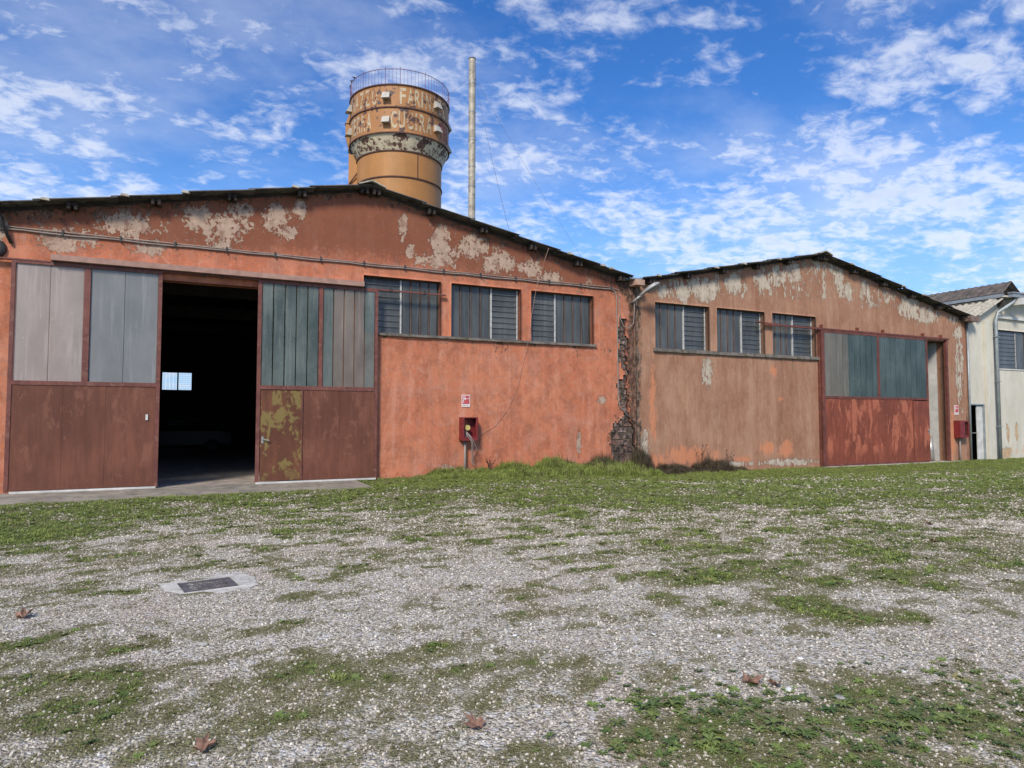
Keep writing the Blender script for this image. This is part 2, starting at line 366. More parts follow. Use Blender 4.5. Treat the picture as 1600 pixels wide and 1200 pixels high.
def axis(parts):
    out = []
    for a, b, st in parts:
        n = max(1, int(round((b - a) / st))); out += list(np.linspace(a, b, n, endpoint=False))
    return np.array(out + [parts[-1][1]])
gx = axis([(-700, -60, 80), (-60, -14, 4), (-14, -8, .3), (-8, 6, .07), (6, 14, .16), (14, 36, .4), (36, 80, 5), (80, 800, 90)])
gy = axis([(-600, -60, 60), (-60, -20, 4), (-20, -16.2, .3), (-16.2, -7, .07), (-7, 0, .11), (0, .24, .12), (.24, 60, 6), (60, 800, 80)])
X, Y = np.meshgrid(gx, gy); Z = ground_z(X, Y)
nx, ny = len(gx), len(gy)
me = bpy.data.meshes.new('ground')
vv = np.stack([X, Y, Z], -1).reshape(-1, 3)
ii = (np.arange(ny - 1)[:, None] * nx + np.arange(nx - 1)[None]).ravel()
ff = np.stack([ii, ii + 1, ii + 1 + nx, ii + nx], -1)
def fill_quads(me, vv, ff):
    me.vertices.add(len(vv)); me.vertices.foreach_set('co', vv.astype(np.float32).ravel())
    me.loops.add(ff.size); me.loops.foreach_set('vertex_index', ff.astype(np.int32).ravel())
    me.polygons.add(len(ff)); me.polygons.foreach_set('loop_start', np.arange(0, ff.size, ff.shape[1], dtype=np.int32))
    me.update(calc_edges=True); me.validate()
fill_quads(me, vv, ff)
me.polygons.foreach_set('use_smooth', np.ones(len(ff), bool))
a = me.attributes.new('green', 'FLOAT', 'POINT'); a.data.foreach_set('value', green(vv[:, 0], vv[:, 1]).astype(np.float32))
m, t, b = newmat('gravel_and_moss'); v = t.coord()
g = t.attr('green')
f1 = t.noise(v, 9, 6, .7); f2 = t.noise(v, 38, 4, .7); f3 = t.noise(v, 1.1, 5, .6)
cell = t.voro(v, 62, 'Color'); cd_ = t.voro(v, 62, 'Distance'); cell2 = t.voro(v, 30, 'Color')
sr = t.add('ShaderNodeSeparateColor'); t.link(cell, sr.inputs[0]); sr2 = t.add('ShaderNodeSeparateColor'); t.link(cell2, sr2.inputs[0])
tone = t.mix(sr.outputs[0], (.19, .165, .115), (.68, .63, .53))
tone = t.mix(t.ramp(sr2.outputs[1], .80, .86), tone, (.62, .60, .56))
tone = t.mix(t.ramp(sr.outputs[1], .0, .3, .7, 0), tone, (.06, .055, .045))
tone = t.mix(t.ramp(t.noise(v, .7, 4, .6), .5, .7, 0, .35), tone, (.40, .31, .26))
moss = t.mix(t.ramp(f2, .3, .7), (.12, .12, .05), (.25, .235, .125))
dry = t.mix(t.ramp(f2, .3, .7), (.17, .145, .09), (.33, .29, .20))
moss = t.mix(t.ramp(f1, .42, .68, 0, .7), moss, dry)
gg = t.math('ADD', g, t.math('ADD', t.math('MULTIPLY', t.math('SUBTRACT', f1, .5), .9), t.math('MULTIPLY', t.math('SUBTRACT', f2, .5), 1.1)))
lush = t.mix(t.ramp(f1, .35, .65), t.mix(t.ramp(f2, .3, .7), (.04, .055, .015), (.12, .145, .04)), t.mix(t.ramp(f2, .3, .7), (.09, .115, .03), (.21, .25, .075)))
c = t.mix(t.ramp(gg, .05, .50), tone, moss); c = t.mix(t.ramp(gg, .62, .95), c, lush)
t.setin(b.inputs['Base Color'], c); b.inputs['Roughness'].default_value = .95; b.inputs['Specular IOR Level'].default_value = .15
t.link(t.bump(t.math('ADD', t.math('MULTIPLY', cd_, -1.), f2), .8, .02), b.inputs['Normal'])
me.materials.append(m)
gr = link('ground', me, (0, 0, 0)); tag(gr, kind='structure')

ap = MB()
us = np.linspace(-8.5, -.55, 34); fy = [-2.05 - .3 * (vnoise(u * 1.3, 3) - .5) * 2 - .1 * vnoise(u * 5, 9) for u in us]
pts = [(u, q, -.012) for u, q in zip(us, fy)]
n = len(us)
ap.add(pts + [(u, 0.02, .0) for u in us] + [(u, q - .02, -.12) for u, q in zip(us, fy)],
       [(k, k + 1, n + k + 1, n + k) for k in range(n - 1)] + [(2 * n + k, 2 * n + k + 1, k + 1, k) for k in range(n - 1)])
tag(obj('concrete_apron', ap, M['apron']), kind='structure')


# ------------------------------------------------------------------ walls as gridded plaster skins
def blobs(U, Zz, L):
    f = np.zeros_like(U)
    for u, z, ru, rz in L:
        f = np.maximum(f, .66 * np.exp(-(((U - u) / (ru * 1.15)) ** 2 + ((Zz - z) / (rz * 1.15)) ** 2) ** 1.5 * .75))
    return f
def plaster_wall(name, u0, u1, ztop, zbot, openings, mat, peel, stain, brown, fresh, parent, hole=None, thick=.30, step=.07, roofline=None):
    cu = sorted({u0, u1, *[o[0] for o in openings], *[o[1] for o in openings]}); cu = [q for q in cu if u0 <= q <= u1]
    cz = sorted({zbot, ztop, *[o[2] for o in openings], *[o[3] for o in openings]}); cz = [q for q in cz if zbot <= q <= ztop]
    def sub(c):
        out = []
        for a, b_ in zip(c[:-1], c[1:]):
            k = max(1, int(round((b_ - a) / step))); out += list(np.linspace(a, b_, k, endpoint=False))
        return np.array(out + [c[-1]])
    U = sub(cu); Zs = sub(cz); UU, ZZ = np.meshgrid(U, Zs); nu, nz = len(U), len(Zs)
    if roofline is not None: top = roofline(UU)
    else: top = np.full_like(UU, ztop)
    ZC = np.minimum(ZZ, top)
    uc = (UU[:-1, :-1] + UU[1:, 1:]) / 2; zc = (ZZ[:-1, :-1] + ZZ[1:, 1:]) / 2
    keep = np.ones_like(uc, bool)
    if roofline is not None: keep &= (ZZ[:-1, :-1] < np.maximum(top[:-1, :-1], top[:-1, 1:]) - 1e-4)
    for o in openings: keep &= ~((uc > o[0]) & (uc < o[1]) & (zc > o[2]) & (zc < o[3]))
    if hole is not None: keep &= ~hole(uc, zc)
    idx = (np.arange(nz - 1)[:, None] * nu + np.arange(nu - 1)[None])
    k = idx[keep]; N = nu * nz
    F = np.stack([k, k + 1, k + 1 + nu, k + nu], -1)
    P0 = np.stack([UU, np.zeros_like(UU), ZC], -1).reshape(-1, 3)
    wav = (fbm(UU.ravel(), ZC.ravel(), .7, 3, 3) - .5) * .02
    hb = (fbm(UU.ravel(), ZC.ravel(), 5, 2, 4) - .5) * .006
    P0[:, 1] += wav * 0 + hb
    P1 = P0.copy(); P1[:, 1] = thick
    # boundary edges -> reveals
    kp = np.zeros((nz + 1, nu + 1), bool); kp[1:-1, 1:-1] = keep
    E = []
    a, b_ = kp[1:-1, 1:], kp[1:-1, :-1]      # vertical edges at columns
    for j in range(nz - 1):
        for i in range(nu):
            L_, R_ = kp[j + 1, i], kp[j + 1, i + 1]
            if L_ != R_:
                p, q = j * nu + i, (j + 1) * nu + i
                E.append((p, q, q + N, p + N) if L_ else (q, p, p + N, q + N))
    for j in range(nz):
        for i in range(nu - 1):
            D_, U_ = kp[j, i + 1], kp[j + 1, i + 1]
            if D_ != U_:
                p, q = j * nu + i, j * nu + i + 1
                E.append((q, p, p + N, q + N) if D_ else (p, q, q + N, p + N))
    F = np.concatenate([F, np.array(E)])
    me = bpy.data.meshes.new(name); fill = np.concatenate([P0, P1])
    used = np.unique(F); remap = -np.ones(len(fill), int); remap[used] = np.arange(len(used))
    fill = fill[used]; F = remap[F]
    me.vertices.add(len(fill)); me.vertices.foreach_set('co', fill.astype(np.float32).ravel())
    me.loops.add(F.size); me.loops.foreach_set('vertex_index', F.astype(np.int32).ravel())
    me.polygons.add(len(F)); me.polygons.foreach_set('loop_start', np.arange(0, F.size, 4, dtype=np.int32))
    me.update(calc_edges=True)
    u = fill[:, 0]; z = fill[:, 2]
    for nm, fn in (('peel', peel), ('stain', stain), ('brown', brown), ('fresh', fresh)):
        at = me.attributes.new(nm, 'FLOAT', 'POINT'); at.data.foreach_set('value', np.clip(fn(u, z), 0, 1.4).astype(np.float32))
    me.materials.append(mat)
    return link(name, me, (0, 0, 0), parent)

SL = .2035
RIDGE1, RIDGE2, VAL, E0, E2 = -.25, 16.85, 8.3, -8.8, 25.95
def roof1(u): return 7.66 - SL * np.abs(np.asarray(u) - RIDGE1)
def roof2(u): return 7.66 - SL * np.abs(np.asarray(u) - RIDGE2) * np.where(np.asarray(u) < RIDGE2, 1., .965)

W1 = [(-.36, 1.81), (2.12, 4.31), (4.65, 6.83)]
W2 = [(9.22, 11.5), (11.85, 14.07), (14.46, 16.68)]
WZ = (3.87, 5.39)
B1P = [(-7.05, 5.55, .73, .29), (-5.83, 6.06, .52, .37), (-5.42, 5.54, .4, .18), (-4.36, 6.4, .35, .39), (-3.93, 6.14, .43, .39), (-3.43, 6.52, .37, .4), (-3.86, 5.87, .22, .24), (-2.61, 6.63, .46, .36), (-2.38, 6.33, .39, .25), (-1.99, 6.96, .16, .36), (.71, 6.8, .13, .44), (.93, 6.17, .13, .27), (1.82, 6.49, .34, .54), (1.45, 5.94, .57, .18), (2.01, 6.14, .39, .27), (2.79, 6.5, .5, .41), (3.6, 6.12, .52, .38), (4.65, 6.04, .43, .29), (5.31, 5.81, .45, .2), (6.29, .88, .09, .43), (2.04, .18, .27, .18), (7.12, 2.16, .2, .15), (-8.3, 5.7, .3, .5)]
B2P = [(9.66, 5.78, .4, .26), (10.46, 5.84, .55, .39), (11.3, 6.02, .86, .44), (12.75, 6.26, .6, .41), (13.97, 6.48, .44, .32), (14.77, 6.79, .49, .47), (15.59, 7.05, .4, .48), (17.72, 7.31, .29, .25), (18.06, 6.84, .36, .65), (18.51, 6.51, .29, .38), (19.52, 6.59, .34, .51), (22.17, 6.15, .83, .53), (23.2, 5.9, .86, .4), (25.15, 5.81, .45, .22), (25.39, 5.27, .36, .33), (25.48, 3.61, .3, 1.65), (11.39, 3.18, .28, .52), (8.75, .54, .2, .8), (15.06, .0, 1.6, .14), (12.32, .0, 1.2, .12)]
def jx(z):      # centre line and half width of the washed out strip at the junction
    z = np.asarray(z, float)
    lo = 7.74 - .42 * sstep(-z, -2.0, -.9); hi = 8.12 + .26 * sstep(-z, -2, -.8)
    return lo, hi
def hole(u, z):
    lo, hi = jx(z); n = (fbm(u, z, 2.3, 4, 77) - .5) * 1.25
    return (u > lo + .10 + n * .6) & (u < hi - .02 + n * .35) & (z < 4.9 + n)
def stainj(u, z):
    lo, hi = jx(z); c = (lo + hi) / 2
    a = np.exp(-((u - 8.36) / .30) ** 2) * 1.15 * (z < 6.2)
    b = np.exp(-((u - (lo + .12)) / .22) ** 2) * .6 * sstep(z, 0, 1) * (1 - sstep(z, 2.2, 3.4))
    c = np.exp(-((u - 8.2) / .5) ** 2) * .9 * sstep(z, 4.9, 5.6)
    return np.maximum(np.maximum(a, b), c)
def streaks(u, z, zt, seed):   # dirt under sills and roof edge
    n = vnoise(u * 5.5, np.zeros_like(u) + seed, seed); return sstep(zt - z, 0, .02) * np.exp(-(zt - z) / (.08 + n * .45)) * (z < zt) * n
b1 = thing('warehouse', (0, 0, 0), 'coral red plastered warehouse gable with a dark doorway between two sliding doors', 'warehouse')
b2 = thing('warehouse', (17.2, 0, -.2), 'tan brown plastered warehouse gable with one wide red sliding door glazed in green above', 'warehouse')
b3 = thing('outbuilding', (30, 0, -.25), 'cream plastered building at the right edge with a narrow door and grey downpipe', 'building')

ops1 = [(-6.85, -1.1, -.3, 4.83)] + [(a, b_, *WZ) for a, b_ in W1]
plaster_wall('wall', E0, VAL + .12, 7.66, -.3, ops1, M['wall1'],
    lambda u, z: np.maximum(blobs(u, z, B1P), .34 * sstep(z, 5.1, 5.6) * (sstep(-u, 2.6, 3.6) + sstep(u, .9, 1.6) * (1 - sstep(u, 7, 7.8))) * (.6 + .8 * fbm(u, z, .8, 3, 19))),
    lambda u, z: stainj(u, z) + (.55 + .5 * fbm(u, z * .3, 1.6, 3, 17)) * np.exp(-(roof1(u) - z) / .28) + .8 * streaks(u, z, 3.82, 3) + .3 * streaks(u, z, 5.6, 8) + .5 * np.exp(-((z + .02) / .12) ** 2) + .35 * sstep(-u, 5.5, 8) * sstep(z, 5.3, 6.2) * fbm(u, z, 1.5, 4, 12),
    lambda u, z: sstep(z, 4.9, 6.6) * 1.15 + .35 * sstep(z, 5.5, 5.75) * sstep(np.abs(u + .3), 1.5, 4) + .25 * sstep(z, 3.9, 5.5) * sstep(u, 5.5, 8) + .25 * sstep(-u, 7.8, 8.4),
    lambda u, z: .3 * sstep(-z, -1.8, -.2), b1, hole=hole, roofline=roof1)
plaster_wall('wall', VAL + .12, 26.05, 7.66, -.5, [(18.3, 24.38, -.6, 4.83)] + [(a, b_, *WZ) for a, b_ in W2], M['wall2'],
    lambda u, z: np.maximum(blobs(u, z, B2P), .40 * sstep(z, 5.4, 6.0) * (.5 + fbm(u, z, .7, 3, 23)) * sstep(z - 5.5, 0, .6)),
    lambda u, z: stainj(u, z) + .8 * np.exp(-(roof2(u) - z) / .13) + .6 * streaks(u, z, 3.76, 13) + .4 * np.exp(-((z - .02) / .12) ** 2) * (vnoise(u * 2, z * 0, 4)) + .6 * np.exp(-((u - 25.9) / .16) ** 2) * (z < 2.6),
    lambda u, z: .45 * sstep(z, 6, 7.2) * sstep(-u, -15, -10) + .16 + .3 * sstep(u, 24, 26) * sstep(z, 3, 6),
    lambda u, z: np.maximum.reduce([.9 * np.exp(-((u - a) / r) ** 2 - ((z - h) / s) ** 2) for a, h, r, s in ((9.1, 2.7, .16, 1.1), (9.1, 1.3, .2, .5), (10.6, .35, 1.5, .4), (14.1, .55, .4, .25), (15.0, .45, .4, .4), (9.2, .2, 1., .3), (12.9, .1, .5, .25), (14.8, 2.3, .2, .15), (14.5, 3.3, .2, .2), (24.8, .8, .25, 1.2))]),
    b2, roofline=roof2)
plaster_wall('wall', 26.05, 42, 7.0, -.5, [(26.12, 27.12, -.5, 2.18), (28.03, 31.4, 3.83, 5.58), (30.9, 31.6, 6.3, 6.95)], M['wall3'],
    lambda u, z: blobs(u, z, [(28.9, 1.0, .12, .5), (29.6, .9, .12, .55), (28.6, .0, .6, .3)]),
    lambda u, z: .35 * np.exp(-(7 - z) / .2) + .35 * np.exp(-np.abs(u - 26.1) / .08) + .9 * np.exp(-((u - 30.7) / .25) ** 2 - ((z - .5) / .6) ** 2),
    lambda u, z: .12 + 0 * u, lambda u, z: .5 * np.exp(-((z - .1) / .3) ** 2) * (u > 28), b3,
    roofline=lambda u: np.where(np.asarray(u) < 28.3, 6.02 + (np.asarray(u) - 26.6) * .46, 7.0))

# exposed blocks at the junction
bm_ = []
for k in range(3):
    mb = MB(); w_, h_, d_ = .185, .085, .06
    rr = random.Random(k)
    P = [(x * w_ * rr.uniform(.9, 1), y * d_ + (rr.uniform(-.012, .012) if y < 0 else 0), z * h_ * rr.uniform(.88, 1)) for z in (-1, 1) for x, y in ((-1, -1), (1, -1), (1, 1), (-1, 1))]
    mb.hexa(P); me_, c_ = mb.mesh('block', M['block'], center=False); bm_.append(me_)
for r_ in range(25):
    z = .02 + r_ * .2
    for k in range(4):
        u = 7.1 + (r_ % 2) * .2 + k * .4
        if u + .19 > 8.46: continue
        lo, hi = jx(z)
        if u < lo - .35 or u > hi + .3: continue
        o = link('block', bm_[(r_ * 3 + k) % 3], (u + random.uniform(-.01, .01), .085 + random.uniform(-.012, .014), z), b1)
        o.rotation_euler = (random.uniform(-.06, .06), random.uniform(-.05, .05), random.uniform(-.05, .05)); o.scale = (random.uniform(.85, 1.02), 1, random.uniform(.8, 1.08))
box('mortar', 6.95, 8.40, .05, .16, -.3, 5.3, M['mortar'], b1)

# ------------------------------------------------------------------ shells behind the facades
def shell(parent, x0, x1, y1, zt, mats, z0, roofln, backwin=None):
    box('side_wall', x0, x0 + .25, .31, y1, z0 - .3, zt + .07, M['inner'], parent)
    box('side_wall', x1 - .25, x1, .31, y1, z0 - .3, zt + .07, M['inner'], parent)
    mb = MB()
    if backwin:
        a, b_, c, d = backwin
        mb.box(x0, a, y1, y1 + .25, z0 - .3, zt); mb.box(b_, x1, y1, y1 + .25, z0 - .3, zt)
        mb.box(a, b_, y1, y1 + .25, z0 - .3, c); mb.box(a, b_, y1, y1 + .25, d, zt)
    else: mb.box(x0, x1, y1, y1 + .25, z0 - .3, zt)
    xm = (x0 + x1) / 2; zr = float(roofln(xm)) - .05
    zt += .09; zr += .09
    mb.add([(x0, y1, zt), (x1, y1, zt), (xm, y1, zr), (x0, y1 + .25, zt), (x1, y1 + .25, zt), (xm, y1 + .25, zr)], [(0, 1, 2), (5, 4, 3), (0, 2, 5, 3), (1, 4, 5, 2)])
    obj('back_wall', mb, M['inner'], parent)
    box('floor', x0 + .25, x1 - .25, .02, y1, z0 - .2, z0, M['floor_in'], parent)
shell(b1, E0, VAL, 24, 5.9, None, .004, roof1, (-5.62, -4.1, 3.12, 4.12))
shell(b2, VAL + .02, 26, 24, 5.9, None, -.2, roof2)
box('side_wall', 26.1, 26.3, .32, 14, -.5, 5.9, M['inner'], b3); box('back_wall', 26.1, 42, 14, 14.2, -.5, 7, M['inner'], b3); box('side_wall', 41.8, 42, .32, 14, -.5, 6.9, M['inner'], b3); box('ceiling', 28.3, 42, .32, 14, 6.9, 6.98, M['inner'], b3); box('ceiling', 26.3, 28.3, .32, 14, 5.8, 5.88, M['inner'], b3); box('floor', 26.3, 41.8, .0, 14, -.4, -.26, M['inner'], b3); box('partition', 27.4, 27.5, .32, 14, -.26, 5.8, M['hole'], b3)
# rafters seen faintly inside
for yy in (5, 10, 15, 20):
    box('tie_beam', E0 + .3, VAL - .3, yy, yy + .25, 5.35, 5.75, M['inner'], b1)
# back window
bw = obj('window', MB().box(-5.62, -5.58, 23.95, 24, 3.12, 4.12).box(-4.86, -4.78, 23.95, 24, 3.12, 4.12).box(-4.14, -4.1, 23.95, 24, 3.12, 4.12).box(-5.58, -4.14, 23.95, 24, 3.12, 3.15).box(-5.58, -4.14, 23.95, 24, 4.09, 4.12), M['hole'], b1)
for k in range(4): obj('glass_strip', MB().box(-5.57 + k * .177, -5.57 + k * .177 + .155, 23.97, 23.98, 3.16, 4.08), M['pane_back'], bw)
for k in range(8): obj('louvre_pane', MB().box(-4.77, -4.15, 23.97, 23.98, 3.16 + k * .116, 3.16 + k * .116 + .10), M['pane_back'], bw)


# ------------------------------------------------------------------ roofs: corrugated sheets seen edge on
def corr_sheet(p0, p1, width, y0, n, amp, mat, name, parent, thick=.012):
    """sheet running down slope from p0 to p1 (x,z); corrugations across y"""
    (xa, za), (xb, zb) = p0, p1; per = .177; m = max(2, int(width / per * 6))
    ys = [y0 + width * k / m for k in range(m + 1)]
    h = [amp * math.sin(2 * math.pi * (y - y0) / per) for y in ys]
    mb = MB(); vs = []
    for (x, z) in ((xa, za), (xb, zb)):
        for s in (0, thick):
            vs += [(x, y, z + hh + s) for y, hh in zip(ys, h)]
    k1 = m + 1; fs = []
    for j in range(m):
        fs.append((j, 2 * k1 + j, 2 * k1 + j + 1, j + 1)); fs.append((k1 + j, k1 + j + 1, 3 * k1 + j + 1, 3 * k1 + j))
        fs.append((j, j + 1, k1 + j + 1, k1 + j)); fs.append((2 * k1 + j, 3 * k1 + j, 3 * k1 + j + 1, 2 * k1 + j + 1))
    fs.append((0, k1, 3 * k1, 2 * k1)); fs.append((m, 2 * k1 + m, 3 * k1 + m, k1 + m))
    mb.add(vs, fs); return obj(name, mb, mat, parent)
def roof(parent, rf, ridge, ua, ub, ylen):
    rr = random.Random(int(ridge * 10) + 5)
    for side, end in ((-1, ua), (1, ub)):
        L = abs(end - ridge); n = 6; st = L / n
        for k in range(n):
            a = ridge + side * k * st; b_ = ridge + side * ((k + 1) * st + .14)
            if k == n - 1: b_ = end
            za, zb = float(rf(a)) + .06, float(rf(b_)) + .085
            if k == 0: za += .0
            j = rr.uniform(-.008, .014)
            corr_sheet((a, za + j), (b_, zb + j + .02), 1.05, -.36 + rr.uniform(-.03, .03), 0, .025, M['sheet_roof'], 'roof_sheet', parent)
            # white bent fixing washers on the edge
        # main slab behind the front course
        za, zb = float(rf(ridge)) + .05, float(rf(end)) + .05
        obj('roof_slope', MB().hexa([(ridge, .6, za), (end, .6, zb), (end, ylen, zb), (ridge, ylen, za), (ridge, .6, za + .05), (end, .6, zb + .05), (end, ylen, zb + .05), (ridge, ylen, za + .05)] if side > 0 else
            [(end, .6, zb), (ridge, .6, za), (ridge, ylen, za), (end, ylen, zb), (end, .6, zb + .05), (ridge, .6, za + .05), (ridge, ylen, za + .05), (end, ylen, zb + .05)]), M['sheet_roof'], parent)
        q = [(ridge, -.02), (end - side * .1, -.02), (end - side * .1, .2), (ridge, .2)] if side > 0 else [(end - side * .1, -.02), (ridge, -.02), (ridge, .2), (end - side * .1, .2)]
        obj('verge_board', MB().hexa([(x_, y_ - .003, float(rf(x_)) - .015) for x_, y_ in q] + [(x_, y_ - .003, float(rf(x_)) + .10) for x_, y_ in q]), M['beam'], parent)
        n2 = 5
        for k in range(n2 + 1):
            u = ridge + side * (.12 + (L - .5) * k / n2 if k else .16); z = float(rf(u))
            mb = MB().box(u - .10, u - .035, -.26, .0, z - .11, z + .04).box(u + .035, u + .10, -.26, .0, z - .11, z + .04)
            mb.box(u - .09, u + .09, -.22, -.0, z - .03, z + .045)
            obj('purlin_end', mb, M['beam'], parent)
        for k in range(4):
            u = ridge + side * rr.uniform(.8, L - .3); z = float(rf(u)) + .1
            obj('mortar_patch', MB().hexa([(u - .09, -.42, z - .02), (u + .09, -.42, z - .03), (u + .09, -.36, z - .03), (u - .09, -.36, z - .02), (u - .07, -.41, z + .035), (u + .06, -.41, z + .025), (u + .06, -.36, z + .025), (u - .07, -.36, z + .035)]), M['pale_sheet'], parent)
    # ridge cap
    zr = float(rf(ridge)) + .09; mb = MB()
    pr = [(-.36, -.075), (-.2, -.02), (-.08, .03), (.0, .05), (.08, .03), (.2, -.02), (.36, -.075)]
    vs = [(ridge + a, y, zr + b_ + c) for y in (-.42, ylen) for c in (0, .035) for a, b_ in pr]
    n = len(pr); fs = []
    for k in range(n - 1):
        fs += [(k, k + 1, 2 * n + k + 1, 2 * n + k), (n + k, 3 * n + k, 3 * n + k + 1, n + k + 1), (k, n + k, n + k + 1, k + 1)]
    mb.add(vs, fs); obj('ridge_cap', mb, M['pale_sheet'], parent)
roof(b1, roof1, RIDGE1, E0 - .1, VAL - .15, 24.6)
roof(b2, roof2, RIDGE2, VAL + .25, E2 + .05, 24.6)
box('beam_end', 8.17, 8.50, -.42, -.01, 5.80, 5.97, simple('pink_concrete', (.42, .27, .20), .9), b1)
obj('valley_gutter', MB().box(8.05, 8.45, -.36, 24.5, 5.98, 6.03), M['zinc'], b1)
obj('gutter_end', MB().box(25.65, 26.35, -.42, -.02, 5.76, 5.98).box(25.6, 25.98, -.46, -.40, 5.72, 5.90), simple('rusty_gutter', (.20, .15, .13), .8, grime=(.12, .05, .035)), b2)


# ------------------------------------------------------------------ glazing helpers
def strip_mesh(w_, h_, mat, name='glass_strip', depth=.03):
    e = min(.012, w_ * .12); mb = MB()
    prof = [(-w_ / 2, 0), (-w_ / 2 + e, -depth), (w_ / 2 - e, -depth), (w_ / 2, 0)]
    vs = [(x, y, z) for z in (-h_ / 2, h_ / 2) for x, y in prof]
    mb.add(vs, [(0, 1, 5, 4), (1, 2, 6, 5), (2, 3, 7, 6), (0, 3, 2, 1), (4, 5, 6, 7)])
    return mb.mesh(name, mat, center=False)[0]
def strips(parent, u0, u1, z0, z1, y, n, mat, gap=.012, depth=.03):
    w_ = (u1 - u0) / n; me_ = strip_mesh(w_ - gap, z1 - z0, mat, depth=depth)
    return [link('glass_strip', me_, (u0 + w_ * (k + .5), y, (z0 + z1) / 2), parent) for k in range(n)]
def window(parent, u0, u1, z0, z1, layout, nst=4, nl=9, y=.17, louvre=True, split=.58):
    F = M['whiteframe']; mb = MB(); t_ = .03
    mb.box(u0, u1, y, y + .05, z0, z0 + t_).box(u0, u1, y, y + .05, z1 - t_, z1).box(u0, u0 + t_, y, y + .05, z0 + t_, z1 - t_).box(u1 - t_, u1, y, y + .05, z0 + t_, z1 - t_)
    wd = obj('window', mb, M['darkframe'], parent)
    L = u1 - u0
    if layout == 'SL': a, b_ = u0 + t_, u0 + L * split; c, d = b_ + .05, u1 - t_ - .04
    else: c, d = u0 + t_, u0 + L * (1 - split); a, b_ = d + .05, u1 - t_
    strips(wd, a, b_, z0 + t_, z1 - t_, y + .03, nst, M['glassW'], .035, .02)
    bb = MB()
    wst = (b_ - a) / nst
    for k in range(1, nst): bb.box(a + wst * k - .012, a + wst * k + .012, y - .012, y + .03, z0 + t_, z1 - t_)
    if bb.v: obj('glazing_bars', bb, M['rustbar'], wd)
    post = (b_ + .005, c - .005) if layout == 'SL' else (d + .005, a - .005)
    box('mullion', post[0], post[1], y - .02, y + .04, z0 + t_, z1 - t_, F, wd)
    ed = (d, d + .035) if layout == 'SL' else (c - .001, c + .015)
    box('edge_channel', ed[0], ed[1], y - .015, y + .035, z0 + t_, z1 - t_, F, wd)
    if layout == 'LS': c += .02
    hh = (z1 - z0 - 2 * t_) / nl
    lm = MB().hexa([(-(d - c) / 2, -.014, -hh * .46), ((d - c) / 2, -.014, -hh * .46), ((d - c) / 2, -.008, -hh * .46), (-(d - c) / 2, -.022, -hh * .46),
                    (-(d - c) / 2, .006, hh * .47), ((d - c) / 2, .006, hh * .47), ((d - c) / 2, .012, hh * .47), (-(d - c) / 2, .012, hh * .52)])
    me_ = lm.mesh('louvre_pane', M['glassW'], center=False)[0]
    em = MB().box(-(d - c) / 2, (d - c) / 2, -.033, -.029, -hh * .5, -hh * .42).mesh('pane_edge', M['edge'], center=False)[0]
    for k in range(nl):
        link('louvre_pane', me_, ((c + d) / 2, y + .01, z0 + t_ + hh * (k + .5)), wd)
    eb = MB()
    for k in range(nl): eb.box(c, d, y - .024, y - .020, z0 + t_ + hh * k, z0 + t_ + hh * k + .009)
    obj('pane_edges', eb, M['edge'], wd)
    # sheet that closes the room behind it
    box('backing_shade', u0 + t_, u1 - t_, y + .08, y + .09, z0 + t_, z1 - t_, M['hole'], wd)
    return wd
M['whiteframe'] = simple('flaky_white_frame', (.50, .50, .49), .6, var=.15, scale=10, grime=(.30, .29, .28))
M['darkframe'] = simple('dark_window_frame', (.07, .055, .05), .7)
M['rustbar'] = simple('rusty_glazing_bar', (.13, .085, .07), .7, var=.3)
M['edge'] = simple('pane_edge_grey', (.17, .18, .18), .4)
window(b1, *W1[0], *WZ, 'LS', 4, 9, split=.52); window(b1, *W1[1], *WZ, 'SL', 4, 9); window(b1, *W1[2], *WZ, 'LS', 4, 9, split=.6)
for k in range(3): window(b2, *W2[k], *WZ, 'SL', 4, 9, split=.56 if k < 2 else .52)
window(b3, 28.03, 29.95, 3.83, 5.58, 'SL', 1, 9, y=.10, split=.18); window(b3, 29.95, 31.4, 3.83, 5.58, 'SL', 2, 9, y=.10, split=.9)
# the third building's window: more fields to the right
def sillm(name, u0, u1, z0, z1, parent):
    mb = MB(); k = 14; us = np.linspace(u0, u1, k + 1)
    for a, b_ in zip(us[:-1], us[1:]): mb.box(a, b_ - .004, -.075 + random.uniform(-.008, .01), .165, z0 + random.uniform(-.006, .004), z1 + random.uniform(-.004, .004))
    return obj(name, mb, M['sill'], parent)
sillm('window_sill', .0, 6.9, 3.80, 3.866, b1); sillm('window_sill', 9.12, 16.76, 3.76, 3.866, b2)
obj('window_sill', MB().box(28.0, 42, -.03, .10, 3.77, 3.826), M['whitepaint'], b3)

# ------------------------------------------------------------------ sliding doors of the coral building
YF, YB = -.15, -.10
def bars(mb, B_, y0=YF, y1=YB):
    for a, b_, c, d in B_: mb.box(a, b_, y0, y1, c, d)
    return mb
dl = obj('sliding_door', bars(MB(), [(-7.96, -7.885, .03, 5.0), (-5.165, -5.085, .03, 5.0), (-6.625, -6.505, 2.40, 4.93), (-7.885, -5.165, 4.93, 5.0), (-7.885, -5.165, 2.31, 2.40)]), M['brownframe'], b1)
for a, b_ in ((-7.885, -6.96), (-6.96, -6.15), (-6.15, -5.165)):
    obj('steel_panel', MB().box(a + .002, b_ - .002, YF + .015 + random.uniform(-.003, .003), YF + .03, .05, 2.31), M['sheet1'], dl)
obj('bottom_strip', MB().box(-7.86, -5.12, YF - .012, YB, -.005, .04), M['whitepaint'], dl)
for a, b_ in ((-7.885, -6.625), (-6.505, -5.165)): strips(dl, a, b_, 2.40, 4.93, YF + .04, 2, M['glassA'] if a < -7 else M['glassA2'], .008, .004)
